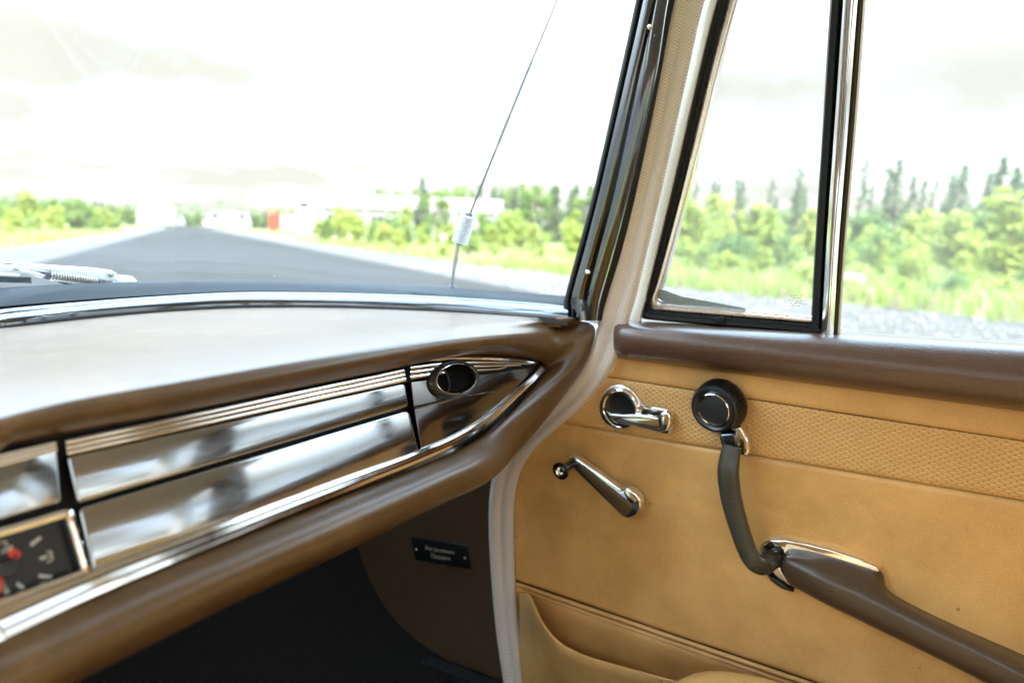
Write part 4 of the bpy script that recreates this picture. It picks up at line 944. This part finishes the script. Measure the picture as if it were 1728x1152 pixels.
def at(px, by, ty, meshes, label, cat, group=None, wide=1.0, name=None, parts=('foliage', 'stem')):
    p = gpt(px, by); h = dist(p)*(by-ty)/F
    return plant(meshes, p, h, label, cat, group, wide, name, parts)
TP = ('crown', 'trunk')
# -- single plants with a look of their own
at(1668, base_y(1668, 62), 258, T_SPR[0], 'tall dark spruce rising above every other tree in the side window', 'tree', name='spruce_tree', parts=TP, wide=1.1)
at(1700, base_y(1700, 24), 330, B_YEL[0], 'largest leafy bush, at the right edge of the side window', 'bush', wide=1.25)
at(1463, base_y(1463, 46), 338, B_DRK[0], 'rounded dark green bush close to the chrome window post', 'bush', wide=.9)
at(1630, base_y(1630, 42), 345, B_DRK[1], 'dense dark green bush below and left of the tall spruce', 'bush', wide=.8)
at(1590, base_y(1590, 15.5), 459, B_DRK[0], 'small low bright green clump standing alone above the gravel', 'bush', wide=1.4)
at(1225, base_y(1225, 23), 388, B_DRK[1], 'dark green bush in the lower middle of the small vent window', 'bush', wide=1.3)
at(133, base_y(133, 62), 333, T_BIR[0], 'round green tree standing alone left of the road', 'tree', name='round_tree', parts=TP, wide=1.5)
at(712, base_y(712, 88), 293, T_SPR[1], 'pointed spruce standing above the left part of the white hall', 'tree', name='spruce_tree', parts=TP, wide=1.4)
at(735, base_y(735, 84), 318, T_BIR[1], 'pale leafy tree growing in front of the long white hall', 'tree', name='leafy_tree', parts=TP, wide=1.3)
# -- scrub seen through the vent window and the side window
def third(px, x0, x1): return ('left', 'middle', 'right')[min(2, max(0, int(3*(px-x0)/(x1-x0))))]
def scrub(x0, x1, where, rows, v0, v1):
    for ri, (d, hm, n) in enumerate(rows):
        sz = ('knee-high', 'low', 'waist-high', 'head-high', 'tall', 'tallest')[ri if len(rows) == 6 else ri+1]
        for i in range(n):
            px = x0+(x1-x0)*(i+rng.uniform(.1, .9))/n; dd = d*rng.uniform(.88, 1.14); p = gpt(px, base_y(px, dd)); h = hm*rng.choice((.6, .75, .9, 1.05, 1.45))
            off = np.dot(p, RRT)
            if -7.5 < off < 10.4: continue
            pos = third(px, v0, v1)+' third of '+where; k = rng.random()
            if k < .50: plant(rng.choice(B_YEL), p, h, sz+' yellow-green bush in the '+pos, 'bush', sz+' yellow-green bushes, '+pos, rng.uniform(.9, 1.4))
            elif k < .74: plant(rng.choice(B_SAP), p, h*1.15, sz+' slim birch sapling in the '+pos, 'sapling', sz+' birch saplings, '+pos, rng.uniform(.8, 1.1))
            else: plant(rng.choice(B_MID), p, h, sz+' mid-green willow bush in the '+pos, 'bush', sz+' willow bushes, '+pos, rng.uniform(.9, 1.3))
scrub(1395, 1830, 'the side window', [(15, .5, 9), (20, .9, 11), (27, 1.4, 9), (36, 2.3, 11), (46, 2.7, 12), (58, 3.5, 13)], 1430, 1728)
scrub(1085, 1390, 'the vent window', [(17, .6, 8), (23, 1.1, 10), (33, 1.8, 8), (44, 2.5, 9), (58, 3.4, 11)], 1110, 1375)
scrub(520, 1080, 'the scrub right of the road', [(24, .5, 6), (32, .9, 9), (42, 1.6, 13), (54, 2.4, 15), (68, 2.6, 15), (82, 2.9, 12)], 540, 990)
scrub(-110, 205, 'the verge left of the road', [(40, .9, 9), (52, 1.9, 11), (66, 2.7, 11), (84, 3.4, 10)], 0, 210)
# -- trees behind the scrub
SPECIES = [(T_SPR, 'pointed spruce', 'spruce_tree'), (T_PIN, 'thin straggly pine', 'pine_tree'), (T_BIR, 'rounded leafy tree', 'leafy_tree')]
def trees(xs, d, ty, where, prot, jit=8, wide=1.0):
    xs = list(xs); x0, x1 = max(xs[0], 0), min(xs[-1], 1728)
    for x in xs:
        part = ('far left', 'left', 'middle', 'right', 'far right')[min(4, int(5*(max(x, 0)-x0)/(x1-x0+1)))]
        pr = rng.choice(prot); kind, name = next((k, n) for t, k, n in SPECIES if pr in t)
        x = x+rng.uniform(-6, 6); dd = d*rng.uniform(.9, 1.15); j = rng.uniform(-jit, jit)
        size = 'tall ' if j < -jit*.4 else ('short ' if j > jit*.4 else '')
        at(x, base_y(x, dd), ty(x)+j, pr, size+kind+' '+where+', '+part+' part', 'tree', size+kind+'s '+where+', '+part+' part', wide*rng.uniform(.85, 1.2), name, TP)
trees([1128, 1150, 1163, 1196, 1204, 1232, 1246, 1291, 1303, 1330, 1337, 1352, 1380], 80, lambda x: 300+12*math.sin(x*.31), 'against the sky in the vent window', T_PIN+T_SPR, 16, 1.0)
trees([1440, 1452, 1484, 1491, 1499, 1530, 1545, 1563, 1584, 1590, 1611, 1650, 1659, 1690, 1702, 1716, 1745, 1790], 82, lambda x: 292+16*math.sin(x*.23), 'against the sky in the side window', T_PIN+T_PIN+T_SPR, 18, 1.0)
trees(range(1110, 1810, 26), 92, lambda x: 350, 'in the low tree line behind the scrub', T_SPR+T_BIR[:1], 10, 1.5)
trees(range(865, 1100, 15), 112, lambda x: 308, 'in the wood right of the white hall', T_SPR+T_BIR, 7, 1.35)
trees(range(640, 870, 13), 165, lambda x: 318-max(0, x-760)*.08, 'in the wood behind the white hall', T_SPR+T_BIR, 7, 1.3)
trees(range(-70, 290, 13), 190, lambda x: 336+max(0, x-150)*.10, 'in the distant wood left of the road', T_SPR+T_BIR*2, 4, 1.7)
trees(range(292, 560, 14), 240, lambda x: 356-max(0, x-400)*.05, 'in the distant wood beyond the road end', T_SPR+T_BIR*2, 4, 1.9)
# far wood behind everything: one mass nobody could count
rr = random.Random(5); bl = []
for i in range(420):
    px = rr.uniform(-500, 2300); d = rr.uniform(260, 380); p = gpt(px, base_y(px, d)); h = rr.uniform(7, 13)
    for q in range(3): bl.append((p[0]+rr.uniform(-3, 3), p[1]+rr.uniform(-3, 3), h*(.2+.3*q), 3.6-q*.9, h*.22))
v, f = leaf_cloud(bl, 30000, .65, rr)
o = bpy.data.objects.new('far_woods', mesh_of('far_woods', v, f, L_SPR)); COL.objects.link(o); tag(o, 'far wood closing off the meadow along the horizon', kind='stuff')
# -- buildings and vehicles far down the road
CONC = plain('pale_concrete', (.42, .42, .42), .8, nz=.08, sc=2); WHITEM = plain('white_sheet_metal', (.31, .31, .30), .5, nz=.03, sc=2); DGLASS = plain('dark_window', (.03, .035, .04), .1); GREYM = plain('grey_steel', (.25, .25, .26), .5)
def local(px, d, dirx=None):
    o = gpt(px, base_y(px, d)); e = np.array([CM[0, 0], CM[1, 0], 0]) if dirx is None else np.asarray(dirx, float); e = unit(e); n = np.array([-e[1], e[0], 0])   # n points away from the viewer
    return o, e, n
class LB(MB):
    def __init__(s, o, e, n): super().__init__(); s.o, s.e, s.n = o, e, n
    def b(s, x0, x1, y0, y1, z0, z1):
        k = len(s.v); super().box((x0, y0, z0), (x1, y1, z1))
        s.v[k:] = [tuple(s.o+s.e*q[0]+s.n*q[1]+np.array([0, 0, q[2]])) for q in s.v[k:]]; return s
fr_ = local(700, 112); O, E1, N1 = fr_; sc_ = 112/F
hall = thing('long_hall', 'long low white hall with a deep white roof band behind bushes', 'building', tuple(O)); L0, L1 = -168*sc_, 148*sc_
m = LB(*fr_); m.b(L0, L1, 0, 14, 4.9, 7.2); m.build('roof_band', WHITEM, hall, smooth=False)
m = LB(*fr_); m.b(L0+.4, L1-.4, .8, 13.6, 0, 4.9); m.build('hall_wall', CONC, hall, smooth=False)
for i in range(9):
    x = L0+1+(L1-L0-2)*i/8; m = LB(*fr_); m.b(x-.28, x+.28, .15, .7, 0, 4.9); m.build('column', WHITEM, hall, smooth=False)
for i in range(8):
    x = L0+1+(L1-L0-2)*(i+.5)/8; m = LB(*fr_); m.b(x-1.25, x+1.25, .72, .85, 1.0, 3.9); w_ = m.build('window', GREYM, hall, smooth=False)
    for s in (-1, 1): m = LB(*fr_); m.b(x+s*.6-.5, x+s*.6+.5, .68, .76, 1.15, 3.75); m.build('pane', DGLASS, w_, smooth=False)
fr_ = local(517, 120); O, E1, N1 = fr_; sc_ = 120/F
tw = thing('concrete_tower', 'pale grey block with a shallow pitched roof left of the white hall', 'building', tuple(O))
m = LB(*fr_); m.b(-17*sc_, 17*sc_, 0, 5, 0, 4.9); m.build('tower_wall', CONC, tw, smooth=False)
m = MB(); g_ = [O+E1*x*sc_+np.array([0, 0, z]) for x, z in ((-22, 4.85), (0, 5.9), (22, 4.85), (22, 5.0), (0, 6.1), (-22, 5.0))]; m.slab([p-N1*.3 for p in g_], -N1, 5.6); m.build('pitched_roof', GREYM, tw, smooth=False)
m = LB(*fr_); m.b(-.9, .9, -.06, .02, 0, 2.6); m.build('tower_gate', WHITEM, tw, smooth=False)
def vehicle(px, d, wpx, tpx, name, label, cat, mat, kind='van', stripe=None):
    fr_ = local(px, d); O, E1, N1 = fr_; s = d/F; w = wpx*s; h = 1.12+(hor(px)-tpx)*s
    t = thing(name, label, cat, tuple(O))
    if kind == 'van':
        prof = [(-.5, .12), (-.5, .60), (-.44, 1.0), (.22, 1.0), (.34, .62), (.5, .52), (.5, .12)]
        m = MB(); m.slab([O+E1*x*w+np.array([0, 0, z*h]) for x, z in prof], -N1, 1.9, .06); m.build('body', mat, t)
        m = MB(); m.slab([O-N1*.012+E1*x*w+np.array([0, 0, z*h]) for x, z in ((-.40, .64), (-.36, .92), (.18, .92), (.27, .64))], -N1, .02); m.build('window', DGLASS, t)
    else:
        m = LB(*fr_); m.b(-w/2, w/2, 0, 2.4, .16*h, h); m.build('body', mat, t, smooth=False)
        m = LB(*fr_); m.b(-w/2+.05, w/2-.05, -.03, .02, .93*h, .98*h); m.build('trim_rail', GREYM, t, smooth=False)
        m = LB(*fr_); m.b(-w*.12, w*.12, -.03, .02, .2*h, .85*h); m.build('cargo_door', mat, t, smooth=False)
    if stripe is not None: m = LB(*fr_); m.b(-w*.46, w*.46, -.025, .02, .30*h, .40*h); m.build('stripe', stripe, t, smooth=False)
    for x in (-.32, .32):
        m = MB(); r = .13*min(h, 2.6); c = O+E1*x*w+np.array([0, 0, r]); m.lathe(c+N1*.25, -N1, [(r*.5, -.1), (r, 0), (r, .26), (r*.6, .27), (.02, .27)], 16, caps=(True, True)); m.build('wheel', RUBBER, t)
    return t
REDP = plain('red_paint', (.62, .05, .03), .4); GRNP = plain('green_paint', (.05, .35, .17), .5); ORGP = plain('orange_paint', (.65, .28, .08), .5)
vehicle(247, 165, 30, 353, 'box_trailer', 'white box trailer parked furthest left at the end of the road', 'trailer', WHITEM, 'box')
vehicle(276, 172, 27, 349, 'box_trailer', 'taller white box trailer at the left edge of the road end', 'trailer', WHITEM, 'box')
vehicle(257, 150, 13, 363, 'parked_van', 'small white van parked in front of the white trailers', 'van', WHITEM)
vehicle(303, 215, 9, 364, 'parked_van', 'grey van parked just right of the white trailers', 'van', GREYM)
vehicle(349, 200, 13, 362, 'parked_van', 'white van with an orange stripe at the end of the road', 'van', WHITEM, 'van', ORGP)
vehicle(366, 180, 20, 358, 'parked_van', 'white van with a green stripe, left one at the road end', 'van', WHITEM, 'van', GRNP)
vehicle(388, 176, 22, 357, 'box_trailer', 'white box trailer with a green band between two vans', 'trailer', WHITEM, 'box', GRNP)
vehicle(411, 184, 17, 359, 'parked_van', 'plain white van right of the green-banded trailer', 'van', WHITEM)
vehicle(461, 140, 11, 357, 'red_container', 'bright red container beside the right road verge', 'container', REDP, 'box')
vehicle(486, 138, 24, 362, 'box_trailer', 'low pale trailer between the red container and grey tower', 'trailer', WHITEM, 'box')
# -- pale rocks lying in the meadow
ROCK = plain('pale_granite', (.36, .32, .30), .9, nz=.2, sc=6)
def rock(px, d, r, label):
    bm = bmesh.new(); bmesh.ops.create_icosphere(bm, subdivisions=2, radius=1)
    for q in bm.verts: q.co *= 1+.35*mnoise.noise(q.co*1.3+Vector((px, 0, 0))); q.co.z = q.co.z*.6+.25
    me = bpy.data.meshes.new('rock'); bm.to_mesh(me); bm.free(); me.materials.append(ROCK); me.shade_smooth()
    p = gpt(px, base_y(px, d)); o = bpy.data.objects.new('rock', me); COL.objects.link(o); o.location = p; o.scale = (r, r, r); tag(o, label, 'rock')
rock(1436, 19, .40, 'pale pinkish rock beside the chrome post at the meadow edge')
rock(1668, 15.5, .28, 'low pale rock in the grass under the largest bush')
rock(1545, 20, .30, 'pale rock half hidden in grass in mid meadow')
# -- grass, flowers, loose stones
def tufts(name, mat, label, region, n, h0, h1, blades, seed, clump):
    rr = random.Random(seed); v, f = [], []; k = 0
    while k < n:
        p = region(rr)
        if mnoise.noise(Vector((p[0]*.16, p[1]*.16, seed)))+rr.uniform(-.25, .25) < clump: continue
        k += 1
        for b in range(blades):
            a = rr.uniform(0, 6.28); l = rr.uniform(h0, h1); x, y = p[0]+rr.uniform(-.09, .09), p[1]+rr.uniform(-.09, .09); w = .008+.010*rr.random(); lx, ly = math.cos(a), math.sin(a); be = rr.uniform(.1, .6)*l
            o = len(v)
            v += [(x-ly*w, y+lx*w, 0), (x+ly*w, y-lx*w, 0), (x+lx*be*.35+ly*w*.7, y+ly*be*.35-lx*w*.7, l*.65), (x+lx*be*.35-ly*w*.7, y+ly*be*.35+lx*w*.7, l*.65), (x+lx*be, y+ly*be, l)]
            f += [(o, o+1, o+2, o+3), (o+3, o+2, o+4)]
    ob = bpy.data.objects.new(name, mesh_of(name, v, f, mat)); COL.objects.link(ob); tag(ob, label, kind='stuff')
def reg_r(rr):
    s = rr.uniform(-14, 60)
    if rr.random() < .5: s = rr.uniform(-10, 25)
    return rp(s, edge(s)+1.6*wig(s, 5)-.5+abs(rr.gauss(0, 1))*13)
def reg_l(rr):
    s = rr.uniform(18, 90); return rp(s, -5.9+wig(s, 1)-abs(rr.gauss(0, 1))*9)
both = lambda rr: reg_r(rr) if rr.random() < .75 else reg_l(rr)
tufts('dry_grass', G_DRY, 'pale dry meadow grass beside the road', both, 5500, .12, .42, 5, 3, -.1)
tufts('green_grass', G_GRN, 'fresh green grass tufts in the meadow', both, 9000, .12, .5, 5, 8, -.2)
tufts('meadow_flowers', G_PNK, 'pinkish flower stalks mixed into the meadow grass', both, 1500, .2, .5, 4, 14, .15)
rr = random.Random(2); v, f = [], []
ico = bmesh.new(); bmesh.ops.create_icosphere(ico, subdivisions=1, radius=1); iv = [q.co.copy() for q in ico.verts]; ic = [tuple(q.index for q in g.verts) for g in ico.faces]; ico.free()
for i in range(9000):
    s = rr.uniform(-12, 22); lim = edge(s)+1.6*wig(s, 5)
    q = rp(s, rr.uniform(6.3, lim+.2)); r = rr.uniform(.012, .05)*(1.6 if rr.random() < .08 else 1); o = len(v); j = Vector((rr.uniform(0, 99), 0, 0)); sx_, sy_, sz_ = rr.uniform(.7, 1.3), rr.uniform(.7, 1.3), rr.uniform(.4, .8)
    for c in iv: e = r*(1+.3*mnoise.noise(c*1.5+j)); v.append((q[0]+c.x*e*sx_, q[1]+c.y*e*sy_, .004+r*.3+c.z*e*sz_))
    f += [tuple(o+a for a in t) for t in ic]
def stones_mat():
    m = Mat('gravel_stones'); m.set(color=m.ramp(m.noise(11, 2), [(.3, (.085, .082, .078)), (.5, (.145, .138, .13)), (.7, (.21, .20, .19))]), rough=.9, spec=.2); return m.m
ob = bpy.data.objects.new('loose_gravel', mesh_of('loose_gravel', v, f, stones_mat())); COL.objects.link(ob); tag(ob, 'loose grey and pale gravel stones beside the car', kind='stuff')
